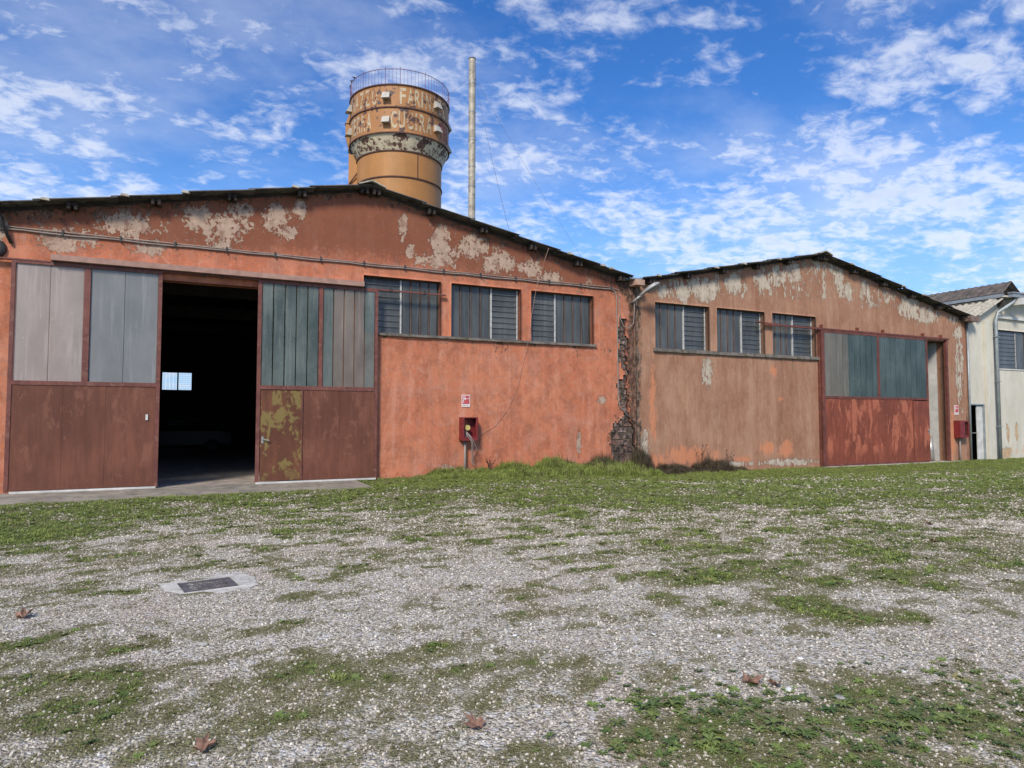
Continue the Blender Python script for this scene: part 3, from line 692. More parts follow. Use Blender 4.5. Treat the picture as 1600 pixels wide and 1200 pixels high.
obj('door_latch', MB().box(-5.36, -5.31, YF - .01, YF + .02, 1.55, 1.68), M['whitepaint'], dl)
dr = obj('sliding_door', bars(MB(), [(-2.99, -2.90, .02, 5.0), (-.075, .0, .02, 5.0), (-1.525, -1.425, 2.40, 4.93), (-2.90, -.075, 4.93, 5.0), (-2.90, -.075, 2.30, 2.40)]), M['brownframe'], b1)
for a, b_ in ((-1.90, -.98), (-.98, -.075)):
    obj('steel_panel', MB().box(a + .002, b_ - .002, YF + .015, YF + .03, .05, 2.30), M['sheet1'], dr)
wk = obj('wicket_door', MB().box(-2.885, -1.915, YF + .002, YF + .03, .06, 2.28), M['wicket1'], dr)
obj('wicket_frame', bars(MB(), [(-1.915, -1.895, .05, 2.30)], YF - .012, YF + .03).box(-1.935, -1.895, YF - .02, YF, 1.85, 1.98).box(-1.935, -1.895, YF - .02, YF, .35, .48), M['brownframe'], dr)
obj('door_handle', MB().tube([(-2.83, YF + .01, 1.08), (-2.83, YF - .05, 1.08), (-2.68, YF - .055, 1.05)], .014, 8).box(-2.86, -2.81, YF - .008, YF + .012, .98, 1.15), M['steel'], dr)
obj('bottom_strip', MB().box(-2.98, -.02, YF - .012, YB, -.005, .04), M['whitepaint'], dr)
def retint_some(os_, ids, mat):  # chosen strips take a copy coloured like the wall seen behind them
    me_ = os_[0].data.copy(); me_.materials.clear(); me_.materials.append(mat)
    for k in ids: os_[k].data = me_
retint_some(strips(dr, -2.90, -1.525, 2.40, 4.93, YF + .045, 5, M['glassB'], .014, .025), (), M['glassB'])
retint_some(strips(dr, -1.425, -.075, 2.40, 4.93, YF + .045, 5, M['glassB'], .014, .025), (1, 2, 3), M['glassB2'])
tk = obj('door_track_cover', MB().box(-7.25, -.40, -.27, -.02, 5.03, 5.155), M['trackcover'], b1)
obj('door_rail', MB().box(-8.7, 1.92, -.13, -.06, 4.985, 5.025).box(-8.7, -7.26, -.16, -.13, 4.99, 5.02), M['brownframe'], b1)
for u in (-7.2, -6.0, -4.2, -3.8, -2.0, -.35, .35, 1.3):
    obj('rail_hanger', MB().box(u - .012, u + .012, -.17, -.05, 4.96, 5.09), M['darkmetal'], b1)
# ------------------------------------------------------------------ sliding door of the tan building
d2 = obj('sliding_door', bars(MB(), [(16.80, 16.95, -.18, 4.88), (22.96, 23.07, -.18, 4.88), (19.93, 20.05, 2.42, 4.80), (16.95, 22.96, 4.80, 4.88), (16.95, 22.96, 2.33, 2.42), (16.95, 22.96, -.20, -.12)]), M['redframe'], b2)
us = [16.95, 18.25, 19.55, 20.85, 22.03]
for a, b_ in zip(us[:-1], us[1:]): obj('steel_panel', MB().box(a + .005, b_ - .005, YF + .015 + random.uniform(-.004, .004), YF + .03, -.12, 2.33), M['sheet2'], d2)
obj('wicket_door', MB().box(22.06, 23.05, YF - .012, YF + .02, -.14, 2.29), M['sheet2'], d2)
obj('wicket_frame', MB().box(22.03, 22.06, YF - .01, YF + .03, -.12, 2.33), M['redframe'], d2)
obj('door_handle', MB().tube([(22.96, YF - .01, 1.08), (22.96, YF - .06, 1.08), (22.85, YF - .06, 1.08)], .016, 8).box(22.93, 22.99, YF - .02, YF - .01, .96, 1.16), M['steel'], d2)
retint_some(strips(d2, 16.95, 19.93, 2.42, 4.80, YF + .045, 9, M['glassC'], .012, .035), (0, 1, 2, 3), M['glassC2']); strips(d2, 20.05, 22.96, 2.42, 4.80, YF + .045, 9, M['glassC'], .012, .035)
obj('door_rail', MB().box(13.93, 24.58, -.15, -.06, 4.90, 4.965).tube([(13.6, -.1, 5.0), (14.6, -.1, 4.96)], .03, 8), M['redframe'], b2)
for u in (16.9, 18.9, 20.4, 22.9, 24.1): obj('rail_hanger', MB().box(u - .02, u + .02, -.13, .0, 4.96, 5.1), M['redframe'], b2)
obj('door_post', MB().box(24.40, 24.52, -.10, .02, -.3, 4.9).box(16.74, 16.80, -.07, .02, -.3, 4.9), M['redframe'], b2)
box('jamb', 24.385, 24.62, .302, .72, -.3, 4.9, M['white_inner'], b2)
obj('doorway_lintel', MB().box(18.3, 24.385, .31, .5, 4.83, 5.1), M['inner'], b2)
box('inner_wall', 24.62, 25.6, 2.6, 2.8, -.2, 5.8, simple('grey_inner_wall', (.20, .21, .20), .9, var=.4, scale=1.5, grime=(.05, .05, .05)), b2)
box('threshold', 16.8, 25.0, -.35, .1, -.30, -.205, M['concrete'], b2)
cn = obj('metal_cone', MB().lathe([(.0, .0), (.20, .0), (.05, 1.05), (.0, 1.05)], 20), M['steel'], smooth=True)
tag(cn, 'grey metal cone leaning in the gap beside the wide red sliding door', 'metal cone')
cn.location = (23.85, .35, .33); cn.rotation_euler = (0, R(10), 0)

# ------------------------------------------------------------------ third building details
dd = obj('door', MB().box(26.66, 27.07, .04, .08, -.28, 2.13), M['whitepaint'], b3)
obj('door_frame', MB().box(26.07, 26.13, -.02, .1, -.3, 2.16).box(27.07, 27.14, -.03, .1, -.3, 2.16).box(26.06, 27.14, -.03, .1, 2.16, 2.22), M['zinc'], b3)
obj('door_handle', MB().tube([(26.14, -.04, .95), (26.14, -.09, .95), (26.36, -.10, .95)], .018, 8), M['steel'], b3)
box('pilaster', 27.25, 27.80, -.10, -.005, -.4, 5.9, M['wall3'], b3)
obj('string_course', MB().box(28.1, 42, -.10, -.004, 6.08, 6.2), M['whitepaint'], b3)
obj('downpipe', MB().tube([(27.95, -.16, -.3), (27.95, -.16, 5.95), (28.05, -.2, 6.3), (28.75, -.45, 6.75), (28.9, -.5, 7.0)], .075, 10), M['zinc'], b3, True)
obj('downpipe', MB().tube([(25.98, -.07, -.2), (25.98, -.07, 5.78)], .045, 10), M['zinc'], b3, True)
for z in (1.2, 3.2, 5.2): obj('pipe_bracket', MB().box(27.85, 28.05, -.25, -.01, z, z + .035), M['zinc'], b3)
obj('front_gutter', MB().box(28.5, 42, -.62, -.42, 6.98, 7.17).box(28.45, 42, -.66, -.42, 7.15, 7.20), M['zinc'], b3)
obj('soffit', MB().box(28.3, 42, -.42, .6, 7.0, 7.06), M['wall3'], b3)
obj('beam_end', MB().box(28.95, 29.25, -.75, -.0, 6.66, 6.95), M['whitepaint'], b3)
# pale corrugated lean-to sloping down to the left
def lean(x0, z0, x1, z1, y0, y1, name, mat, parent, per=.30, amp=.035):
    m = int((y1 - y0) / per * 8); ys = [y0 + (y1 - y0) * k / m for k in range(m + 1)]
    n_ = Vector((-(z1 - z0), 0, (x1 - x0))).normalized(); mb = MB(); vs = []
    for x, z in ((x0, z0), (x1, z1)):
        for s in (0, -.02): vs += [(x + n_.x * (amp * math.sin(2 * math.pi * (y - y0) / per) + s), y, z + n_.z * (amp * math.sin(2 * math.pi * (y - y0) / per) + s)) for y in ys]
    k1 = m + 1; fs = []
    for j in range(m):
        fs += [(j, 2 * k1 + j, 2 * k1 + j + 1, j + 1), (k1 + j, k1 + j + 1, 3 * k1 + j + 1, 3 * k1 + j), (j, j + 1, k1 + j + 1, k1 + j)]
    fs.append((0, k1, 3 * k1, 2 * k1)); mb.add(vs, fs); return obj(name, mb, mat, parent)
lean(26.55, 6.06, 28.4, 6.96, -.30, 5.0, 'corrugated_roof', M['pale_sheet'], b3)
obj('upstand', MB().box(28.4, 28.5, -.3, 9, 6.6, 7.22), M['darkmetal'], b3)
obj('side_gutter', MB().box(28.28, 28.40, -.3, 9, 7.02, 7.16), M['zinc'], b3)
lean(28.5, 7.22, 29.25, 7.82, -.2, 9, 'clerestory_roof', M['brown_fascia'], b3, .3, .01)
lean(29.25, 7.82, 29.9, 7.35, -.2, 9, 'clerestory_roof', M['sheet_roof'], b3, .3, .03)
lean(29.9, 7.35, 42, 8.3, -.2, 9, 'clerestory_roof', M['pale_sheet'], b3, .3, .03)

# ------------------------------------------------------------------ silo tower
import mathutils
SC = Vector((10.3, 32.9, 0)); RT, RBd = 3.80, 3.25
view = math.atan2(CAM.y - SC.y, CAM.x - SC.x)      # direction silo -> viewer
def spt(phi, r, z):      # phi in degrees, positive to the viewer's right
    a_ = view + R(phi); return Vector((SC.x + r * math.cos(a_), SC.y + r * math.sin(a_), z))
def silo_mat(name, base, rust, thr, fine_thr, blot=None):
    m, t, b = newmat(name); v = t.coord(); 
    n1 = t.noise(v, .55, 5, .6); n2 = t.noise(v, 1.25, 7, .62, .25); n3 = t.noise(v, 4.2, 5, .6); n4 = t.noise(t.coord((1, 1, .15)), 2.2, 5, .6)
    c = t.mix(t.ramp(n1, .3, .7), base, tuple(q * .82 for q in base))
    c = t.mix(t.ramp(n4, .45, .62, .22, 0), c, tuple(q * .6 for q in base))
    r1 = t.ramp(n2, thr, thr + .012); r2 = t.math('MULTIPLY', t.ramp(n3, fine_thr, fine_thr + .02), t.ramp(n1, .42, .55))
    vr = t.voro(v, 1.1); r3 = t.math('MULTIPLY', t.ramp(t.math('ADD', vr, t.math('MULTIPLY', n3, .25)), .30, .315, 1, 0), t.ramp(n1, .40, .46)) if blot else None
    rm = t.math('MAXIMUM', r1, r2)
    if blot: rm = t.math('MAXIMUM', rm, r3)
    c = t.mix(rm, c, t.mix(t.ramp(n3, .3, .7), rust, tuple(q * 1.7 for q in rust)))
    t.setin(b.inputs['Base Color'], c); b.inputs['Roughness'].default_value = .55; b.inputs['Specular IOR Level'].default_value = .4
    t.link(t.bump(t.math('MULTIPLY', rm, -1.), .3, .02), b.inputs['Normal']); return m
OC = (.46, .215, .065)
M['ochre'] = silo_mat('ochre_tank_paint', OC, (.07, .035, .03), .80, .80)
M['ochre_rust'] = silo_mat('flaking_ochre_tank_paint', (.43, .195, .065), (.062, .035, .03), .575, .60, True)
M['cream_rust'] = silo_mat('flaking_cream_tank_paint', (.70, .60, .42), (.075, .038, .028), .53, .53, True)
M['letter'] = silo_mat('flaking_letter_paint', (.54, .44, .29), (.20, .09, .035), .565, .57, True)
M['letter_red'] = silo_mat('faded_red_letter_paint', (.28, .06, .04), (.13, .065, .04), .6, .7)
M['silorib'] = simple('rusty_rib', (.085, .04, .032), .8)
M['rail'] = simple('faded_mauve_rail', (.17, .07, .11), .7)
M['vent'] = simple('dull_white_metal', (.46, .43, .37), .5, var=.12)
si = thing('silo', SC, 'tall ochre silo tower with flaking lettering and a railed top behind the coral gable', 'silo')
obj('lower_shell', MB().lathe([(RBd, 0), (RBd, 21.2)], 72, SC), M['ochre'], si, True)
obj('cone_band', MB().lathe([(RBd, 21.2), (RT, 22.32)], 72, SC), M['cream_rust'], si, True)
obj('tank_shell', MB().lathe([(RT, 22.32), (RT, 24.2)], 72, SC), M['ochre_rust'], si, True)
obj('tank_shell', MB().lathe([(RT, 24.2), (RT, 25.88)], 72, SC), M['ochre_rust'], si, True)
obj('tank_roof', MB().lathe([(RT + .08, 25.88), (0.01, 26.1)], 72, SC), M['ochre'], si)
for z, r_ in ((19.27, RBd), (16.9, RBd), (21.2, RBd), (22.32, RT), (24.2, RT), (25.88, RT)):
    obj('rib', MB().lathe([(r_, z - .06), (r_ + .07, z - .06), (r_ + .07, z + .03), (r_, z + .03)], 72, SC), M['silorib'], si)
for ph, z0, z1, r_ in ((24, 19.3, 21.15, RBd), (-96, 19.3, 21.15, RBd)):
    a_ = [spt(ph - .5, r_ - .02, z0), spt(ph + .5, r_ - .02, z0), spt(ph + .5, r_ + .025, z0), spt(ph - .5, r_ + .025, z0)]
    obj('seam', MB().hexa([*a_, *[p + Vector((0, 0, z1 - z0)) for p in a_]]), M['silorib'], si)
# lettering bent round the tank
def letter(ch, phi, z0, h, w_, mat, r_=RT):
    cu = bpy.data.curves.new('letter', 'FONT'); cu.body = ch; cu.size = 1; cu.offset = .018; cu.resolution_u = 3
    o = bpy.data.objects.new('letter', cu); COL.objects.link(o)
    dg = bpy.context.evaluated_depsgraph_get(); me_ = bpy.data.meshes.new_from_object(o.evaluated_get(dg)); bpy.data.objects.remove(o); bpy.data.curves.remove(cu)
    a_ = np.array([v_.co[:] for v_ in me_.vertices]); mn, mx_ = a_.min(0), a_.max(0)
    wx = w_ if ch != 'I' else w_ * .32
    c = spt(phi, r_, z0 + h / 2)
    for v_ in me_.vertices:
        x = (v_.co.x - mn[0]) / (mx_[0] - mn[0]) - .5; z = (v_.co.y - mn[1]) / (mx_[1] - mn[1])
        p = spt(phi + math.degrees(x * wx / r_), r_ + .012, z0 + z * h)
        v_.co = p - c
    me_.materials.clear(); me_.materials.append(mat); return link('letter', me_, c, si)
for ch, ph in zip('FARINAZZO', (3, 11.5, 19.5, 25, 33, 42, 51, 60, 69)): letter(ch, ph, 24.42, 1.22, .46, M['letter'])
for ch, ph in zip('OZZAN', (-29, -38, -47, -56, -65)): letter(ch, ph, 24.42, 1.22, .46, M['letter'])
for ch, ph in zip('CUCIRA', (-6.5, 2, 11, 18, 25.5, 34)): letter(ch, ph, 22.62, 1.3, .46, M['letter'])
for ch, ph in zip('ARRET', (-36, -44, -52, -60, -68)): letter(ch, ph, 22.62, 1.3, .44, M['letter'])
for ch, ph in zip('TER', (54, 62, 70)): letter(ch, ph, 22.72, 1.15, .42, M['letter_red'])
# vent hoods
for ph in (-75, -15, 45, 105):
    for z in (22.95, 24.75):
        q = [spt(ph - 4, RT - .02, z), spt(ph + 4, RT - .02, z), spt(ph + 4, RT + .42, z - .02), spt(ph - 4, RT + .42, z - .02)]
        tp = [spt(ph - 4, RT - .02, z + .52), spt(ph + 4, RT - .02, z + .52), spt(ph + 4, RT + .16, z + .50), spt(ph - 4, RT + .16, z + .50)]
        obj('vent_hood', MB().hexa([*q, *tp]), M['vent'], si)
# rail
rb = MB(); ring = [spt(k * 5, RT + .02, 27.02) for k in range(73)]
obj('handrail', MB().tube(ring, .022, 6, cap=False), M['rail'], si)
pm = MB().tube([(0, 0, 0), (0, 0, 1.2)], .012, 5).mesh('rail_post', M['rail'], center=False)[0]
pm2 = MB().tube([(0, 0, 0), (0, 0, 1.32)], .022, 5).mesh('rail_post', M['rail'], center=False)[0]
for k in range(88): link('rail_post', pm2 if k % 7 == 0 else pm, spt(k * 360 / 88, RT + .02, 25.85), si)
# side shaft on the viewer's left
def lat(dx, dy, z):      # dx to the viewer's right, dy toward the viewer
    f_ = Vector((math.cos(view), math.sin(view), 0)); r_ = Vector((-f_.y, f_.x, 0)); return SC + r_ * dx + f_ * dy + Vector((0, 0, z))
def latbox(x0, x1, y0, y1, z0, z1): return [lat(x0, y0, z0), lat(x1, y0, z0), lat(x1, y1, z0), lat(x0, y1, z0), lat(x0, y0, z1), lat(x1, y0, z1), lat(x1, y1, z1), lat(x0, y1, z1)]
obj('side_shaft', MB().hexa(latbox(-3.86, -2.9, -1.1, .3, 0, 22.2)).hexa([lat(-3.86, -1.1, 22.2), lat(-2.9, -1.1, 22.2), lat(-2.9, .3, 22.2), lat(-3.86, .3, 22.2), lat(-4.12, -1.1, 23.2), lat(-2.9, -1.1, 23.2), lat(-2.9, .3, 23.2), lat(-4.12, .3, 23.2)])
    .hexa(latbox(-4.12, -3.0, -1.1, .3, 23.2, 24.2)).hexa([lat(-4.12, -1.1, 24.2), lat(-2.9, -1.1, 24.2), lat(-2.9, .3, 24.2), lat(-4.12, .3, 24.2), lat(-3.8, -1.1, 25.1), lat(-2.9, -1.1, 25.1), lat(-2.9, .3, 25.1), lat(-3.8, .3, 25.1)]), M['ochre'], si)
for z in (19.4, 22.1, 24.2): obj('shaft_band', MB().hexa(latbox(-3.92 if z < 23 else -4.17, -2.95, -1.12, .33, z - .03, z + .03)), M['silorib'], si)
obj('brace', MB().tube([lat(-3.84, .36, 19.4), lat(-3.2, .5, 20.3)], .05, 6), M['silorib'], si)

# chimney pipe and its wires
CH = Vector((13.43, 25.74, 0))
ch = thing('chimney_pipe', CH, 'tall thin steel flue pipe rising behind the right slope of the coral gable', 'chimney')
rc = .245; ztop = 27.1
segs = [0, 9.4, 12.5, 15.6, 17.9, 19.3, 21.2, 23.2, 25.3, ztop]
for a, b_ in zip(segs[:-1], segs[1:]):
    obj('pipe_segment', MB().lathe([(rc, a), (rc, b_ - .03), (rc * .98, b_)], 24, CH), M['flue'], ch, True)
    obj('joint_band', MB().lathe([(rc, b_ - .06), (rc + .02, b_ - .06), (rc + .02, b_ - .005), (rc, b_ - .005)], 24, CH), M['zinc'] if b_ < ztop else M['darkmetal'], ch)
obj('pipe_lining', MB().lathe([(rc * .93, ztop - 2), (rc * .93, ztop), (rc, ztop)], 24, CH), M['darkmetal'], ch)
def wire(name, a, b_, sag, label, r_=.006):
    a = Vector(a); b_ = Vector(b_); P = [a.lerp(b_, k / 16) - Vector((0, 0, sag * 4 * (k / 16) * (1 - k / 16))) for k in range(17)]
    return tag(obj(name, MB().tube(P, r_, 5), M['darkmetal']), label, 'wire')
wire('guy_wire', CH + Vector((.2, 0, 25.8)), (22.5, 19.0, 6.75), .5, 'thin guy wire from the steel flue down to the tan roof on the right')
wire('guy_wire', CH + Vector((.2, -.1, 25.8)), (4.5, .9, 6.9), .4, 'thin guy wire from the steel flue down to the coral roof above the windows')
wire('guy_wire', CH + Vector((-.2, .1, 25.8)), spt(62, RT, 26.2), .15, 'short guy wire between the steel flue and the silo rail')

# ------------------------------------------------------------------ cables on the facades
def path(name, P, r_, mat, parent=None, n=7): return obj(name, MB().tube(P, r_, n), mat, parent, True)
M['conduit'] = simple('grey_conduit', (.27, .225, .20), .7, var=.2)
cp = [(-8.8, -.03, 5.66)]
for k in range(34): cp.append((-8.3 + k * .47, -.03, 5.655 + .012 * math.sin(k * 1.7) + (.02 if k == 10 else 0)))
cb = thing('cable_conduit', (-.3, -.03, 5.6), 'long thin grey cable conduit running across the coral gable above the windows', 'conduit')
path('conduit', cp + [(7.5, -.03, 5.66), (7.62, -.03, 5.60), (7.68, -.03, 5.45), (7.70, -.03, 4.6), (7.72, -.03, 2.2), (7.78, -.03, 1.95), (8.35, -.03, 1.45)], .020, M['conduit'], cb)
path('conduit', [(-8.8, -.03, 5.72), (-2, -.03, 5.70), (4, -.03, 5.71), (7.4, -.03, 5.72), (7.74, -.03, 5.66), (7.78, -.04, 5.3), (7.80, -.05, 4.75), (7.92, -.07, 4.50), (8.12, -.09, 4.46), (8.28, -.10, 4.62), (8.32, -.10, 5.0), (8.33, -.08, 5.35)], .014, M['conduit'], cb)
for k in range(15):
    u = -8.2 + k * 1.12; obj('conduit_clip', MB().box(u - .02, u + .02, -.06, .0, 5.62, 5.75), M['darkmetal'], cb)
M['wirepink'] = simple('pale_wire', (.45, .28, .22), .6)
wr = path('loose_wire', [(5.0, -.45, 6.60), (4.95, -.16, 6.1), (4.80, -.06, 5.5), (4.63, -.05, 4.6), (4.5, -.09, 3.85), (4.35, -.03, 3.2), (4.2, -.02, 2.5), (3.9, -.02, 1.9), (3.5, -.02, 1.4), (3.0, -.05, 1.15)], .0045, M['wirepink'])
tag(wr, 'loose thin wire hanging from the coral roof edge down to the open hose cabinet', 'wire')

# street lamp at the junction
lp = thing('wall_lamp', (8.3, -.05, 5.36), 'grey cobra head lamp on a short arm at the junction of the two gables', 'lamp')
path('arm', [(8.28, .0, 5.28), (8.30, -.15, 5.34), (8.42, -.35, 5.50)], .04, M['lampgrey'], lp)
hd = MB(); d0 = Vector((8.38, -.30, 5.47)); ax = Vector((.62, -.55, .50)).normalized(); sx = ax.cross(Vector((0, 0, 1))).normalized(); upv = sx.cross(ax).normalized()
rings = [(0, .05, .045), (.14, .075, .06), (.26, .13, .09), (.42, .165, .12), (.58, .155, .115), (.70, .09, .07), (.74, .02, .02)]
vs = []; nn = 14
for s, a_, b_ in rings:
    for k in range(nn):
        q = 2 * math.pi * k / nn; h = math.sin(q) * b_
        if h < 0: h *= .45
        vs.append(d0 + ax * s + sx * math.cos(q) * a_ + upv * h)
fs = [(i * nn + k, i * nn + (k + 1) % nn, (i + 1) * nn + (k + 1) % nn, (i + 1) * nn + k) for i in range(len(rings) - 1) for k in range(nn)] + [tuple(range(nn))[::-1]]
obj('lamp_head', hd.add(vs, fs), M['lampgrey'], lp, True)
vs = [d0 + ax * s + sx * w_ - upv * .055 for s, w_ in ((.28, -.1), (.28, .1), (.62, .1), (.62, -.1))] + [d0 + ax * s + sx * w_ - upv * .085 for s, w_ in ((.31, -.07), (.31, .07), (.58, .07), (.58, -.07))]
obj('lamp_glass', MB().hexa(vs), M['edge'], lp)

# insulator bracket and bell at the left edge
ib = thing('cable_bracket', (-8.25, -.1, 6.0), 'dark iron cable bracket with a round cap at the left end of the coral roof', 'bracket')
path('strut', [(-8.33, -.22, 6.42), (-8.22, -.2, 5.95), (-8.0, -.04, 5.35)], .035, M['darkmetal'], ib)
obj('cap', MB().lathe([(.02, .16), (.1, .13), (.15, .04), (.155, 0), (.0, -.01)], 16, (-8.36, -.25, 6.42)), M['lampgrey'], ib, True)
obj('insulator', MB().lathe([(.0, .0), (.05, .0), (.06, .08), (.04, .1), (.05, .18), (.0, .2)], 12, (-8.3, -.2, 5.9)), M['whitepaint'], ib, True)
bl = tag(obj('alarm_bell', MB().lathe([(.0, .09), (.1, .085), (.17, .05), (.2, 0), (.0, 0)], 20), M['darkmetal'], None, True), 'dark round alarm bell on the left edge of the coral wall', 'bell')
bl.location = (-8.27, -.06, 5.22); bl.rotation_euler = (R(90), 0, 0)

# ------------------------------------------------------------------ hose cabinets and signs
def cabinet(u, z0, z1, zg, wd, label, closed, grp):
    c = thing('hose_cabinet', (u, -.13, z0), label, 'hose cabinet', grp); y0, y1 = -.26, -.004
    mb = MB().box(u - wd / 2, u - wd / 2 + .025, y0, y1, z0, z1).box(u + wd / 2 - .025, u + wd / 2, y0, y1, z0, z1).box(u - wd / 2 + .025, u + wd / 2 - .025, y0, y1, z1 - .025, z1).box(u - wd / 2 + .025, u + wd / 2 - .025, y0, y1, z0, z0 + .025)
    mb.box(u - wd / 2 + .025, u + wd / 2 - .025, y1 - .02, y1, z0 + .025, z1 - .025)
    obj('cabinet_case', mb, M['redbox'], c)
    if closed:
        d_ = obj('cabinet_door', MB().box(u - wd / 2, u + .02, y0 - .015, y0 - .002, z0, z1).box(u + wd / 2 - .06, u + wd / 2, y0 - .015, y0 - .002, z0, z1).box(u + .02, u + wd / 2 - .06, y0 - .015, y0 - .002, z0, z0 + .1).box(u + .02, u + wd / 2 - .06, y0 - .015, y0 - .002, z1 - .07, z1), M['redbox'], c)
        obj('inner_shadow_plate', MB().box(u + .0, u + wd / 2 - .03, y0 + .08, y0 + .085, z0 + .05, z1 - .05), M['hole'], c)
    else:
        obj('frame_lip', MB().box(u - wd / 2 + .025, u - wd / 2 + .06, y0, y0 + .012, z0 + .025, z1 - .025).box(u - wd / 2 + .06, u + wd / 2 - .06, y0, y0 + .012, z0 + .025, z0 + .10).box(u + wd / 2 - .06, u + wd / 2 - .025, y0, y0 + .012, z0 + .025, z1 - .025), M['redbox'], c)
        obj('backing_plate', MB().box(u - .14, u + .0, y1 - .03, y1 - .021, z0 + .12, z1 - .08), simple('faded_orange_plate', (.50, .15, .08), .7), c)
        v_ = obj('valve', MB().tube([(u - .06, -.03, z0 + .36), (u - .06, -.16, z0 + .36)], .055, 12).tube([(u - .06, -.10, z0 + .36), (u - .06, -.10, z0 + .1)], .028, 8), M['steel'], c)
        obj('valve_wheel', MB().tube([(u - .05, -.17, z0 + .36), (u - .05, -.20, z0 + .36)], .075, 14), M['yellow'], v_)
        for k in range(5):
            rr = random.Random(k + 3); P = [(u - .08 + rr.uniform(-.04, .04), -.12, z0 + .25), (u - .03 + rr.uniform(-.05, .08), -.27, z0 + .1), (u + rr.uniform(-.06, .14), -.29, z0 - .02), (u + .12 + rr.uniform(-.1, .08), -.26, z0 - .12 - .05 * k), (u + .1 + .02 * k, -.14, z0 - .3 - .1 * k), (u + .12, -.05, max(zg, z0 - .6))]
            obj('loose_cable', MB().tube(P, .008, 5), M['conduit'], c)
    obj('supply_pipe', MB().tube([(u - .1, -.12, zg), (u - .1, -.12, z0)], .033, 10), M['conduit'], c, True)
cabinet(2.60, .97, 1.62, -.1, .47, 'open red hose cabinet with a yellow valve on the coral wall', False, 'hose cabinets')
cabinet(25.22, .76, 1.49, -.35, .62, 'closed red hose cabinet on a pipe beside the wide red door of the tan building', True, 'hose cabinets')
def sign(u, z0, z1, wd, label):
    s = thing('hose_sign', (u, -.01, z0), label, 'sign', 'hose signs'); h = z1 - z0; u0 = u - wd / 2
    obj('sign_plate', MB().box(u0, u0 + wd, -.016, -.004, z0, z1), M['signwhite'], s)
    obj('red_field', MB().box(u0 + wd * .08, u0 + wd * .92, -.0195, -.0165, z0 + h * .24, z1 - h * .06), M['signred'], s)
    mb = MB(); cx_, cz_ = u0 + wd * .40, z0 + h * .68
    mb.box(cx_ - wd * .22, cx_ - wd * .14, -.0225, -.020, z0 + h * .33, z1 - h * .12)
    mb.add([(cx_ + wd * .13 * math.cos(q), -.0225, cz_ + wd * .13 * math.sin(q)) for q in [2 * math.pi * k / 16 for k in range(16)]], [tuple(range(16))])
    mb.box(cx_ - wd * .12, cx_ + wd * .06, -.0222, -.020, z1 - h * .16, z1 - h * .11)
    mb.add([(cx_ + wd * .2, -.0225, cz_ + .0), (cx_ + wd * .42, -.0225, cz_ + h * .05), (cx_ + wd * .42, -.0225, cz_ - h * .05)], [(0, 2, 1)])
    mb.box(cx_ + wd * .12, cx_ + wd * .22, -.0222, -.020, cz_ - h * .015, cz_ + h * .015)
    obj('hose_symbol', mb, M['signwhite'], s)
    tb = MB()
    for k in range(6):
        if k != 3: tb.box(u0 + wd * (.14 + k * .115), u0 + wd * (.14 + k * .115 + .08), -.018, -.0163, z0 + h * .09, z0 + h * .15)
    obj('small_print', tb, simple('print_grey', (.25, .2, .2), .6), s)
sign(2.565, 1.91, 2.25, .25, 'small red and white fire hose sign above the open cabinet on the coral wall')
sign(25.12, 1.74, 2.14, .30, 'small red and white fire hose sign above the closed cabinet on the tan wall')

# ------------------------------------------------------------------ dark car just visible in the doorway
car = thing('parked_car', (-4.6, 17, .0), 'dark car parked in the gloom inside the coral warehouse doorway', 'car')
M['carpaint'] = simple('dark_blue_car_paint', (.006, .007, .010), .35, .0, var=.1, spec=.3)
prof = [(-2.1, .35), (-2.15, .75), (-1.95, .95), (-1.1, 1.0), (-.55, 1.42), (.75, 1.45), (1.45, 1.02), (2.05, .9), (2.1, .4)]
n = len(prof); C0 = Vector((-4.6, 17, 0))
vs = [C0 + Vector((x, s * .85 * (1 if z < 1.05 else .82), z)) for s in (-1, 1) for x, z in prof]
obj('body', MB().add(vs, [tuple(range(n))[::-1], tuple(range(n, 2 * n))] + [(k, (k + 1) % n, n + (k + 1) % n, n + k) for k in range(n)]), M['carpaint'], car)
for x, s in ((-1.35, -1), (1.3, -1), (-1.35, 1), (1.3, 1)):
    wh = obj('wheel', MB().tube([C0 + Vector((x, s * .78, .32)), C0 + Vector((x, s * .9, .32))], .32, 20), M['hole'], car)
    obj('rim', MB().tube([C0 + Vector((x, s * .895, .32)), C0 + Vector((x, s * .91, .32))], .19, 14), M['darkmetal'], wh)
obj('side_window', MB().hexa([C0 + Vector((x, y, z)) for z in (0,) for x, y, z in ((-.9, -.83, 1.03), (1.2, -.83, 1.03), (1.2, -.80, 1.03), (-.9, -.80, 1.03), (-.5, -.725, 1.36), (.7, -.725, 1.36), (.7, -.70, 1.36), (-.5, -.70, 1.36))]), M['glassW'], car)

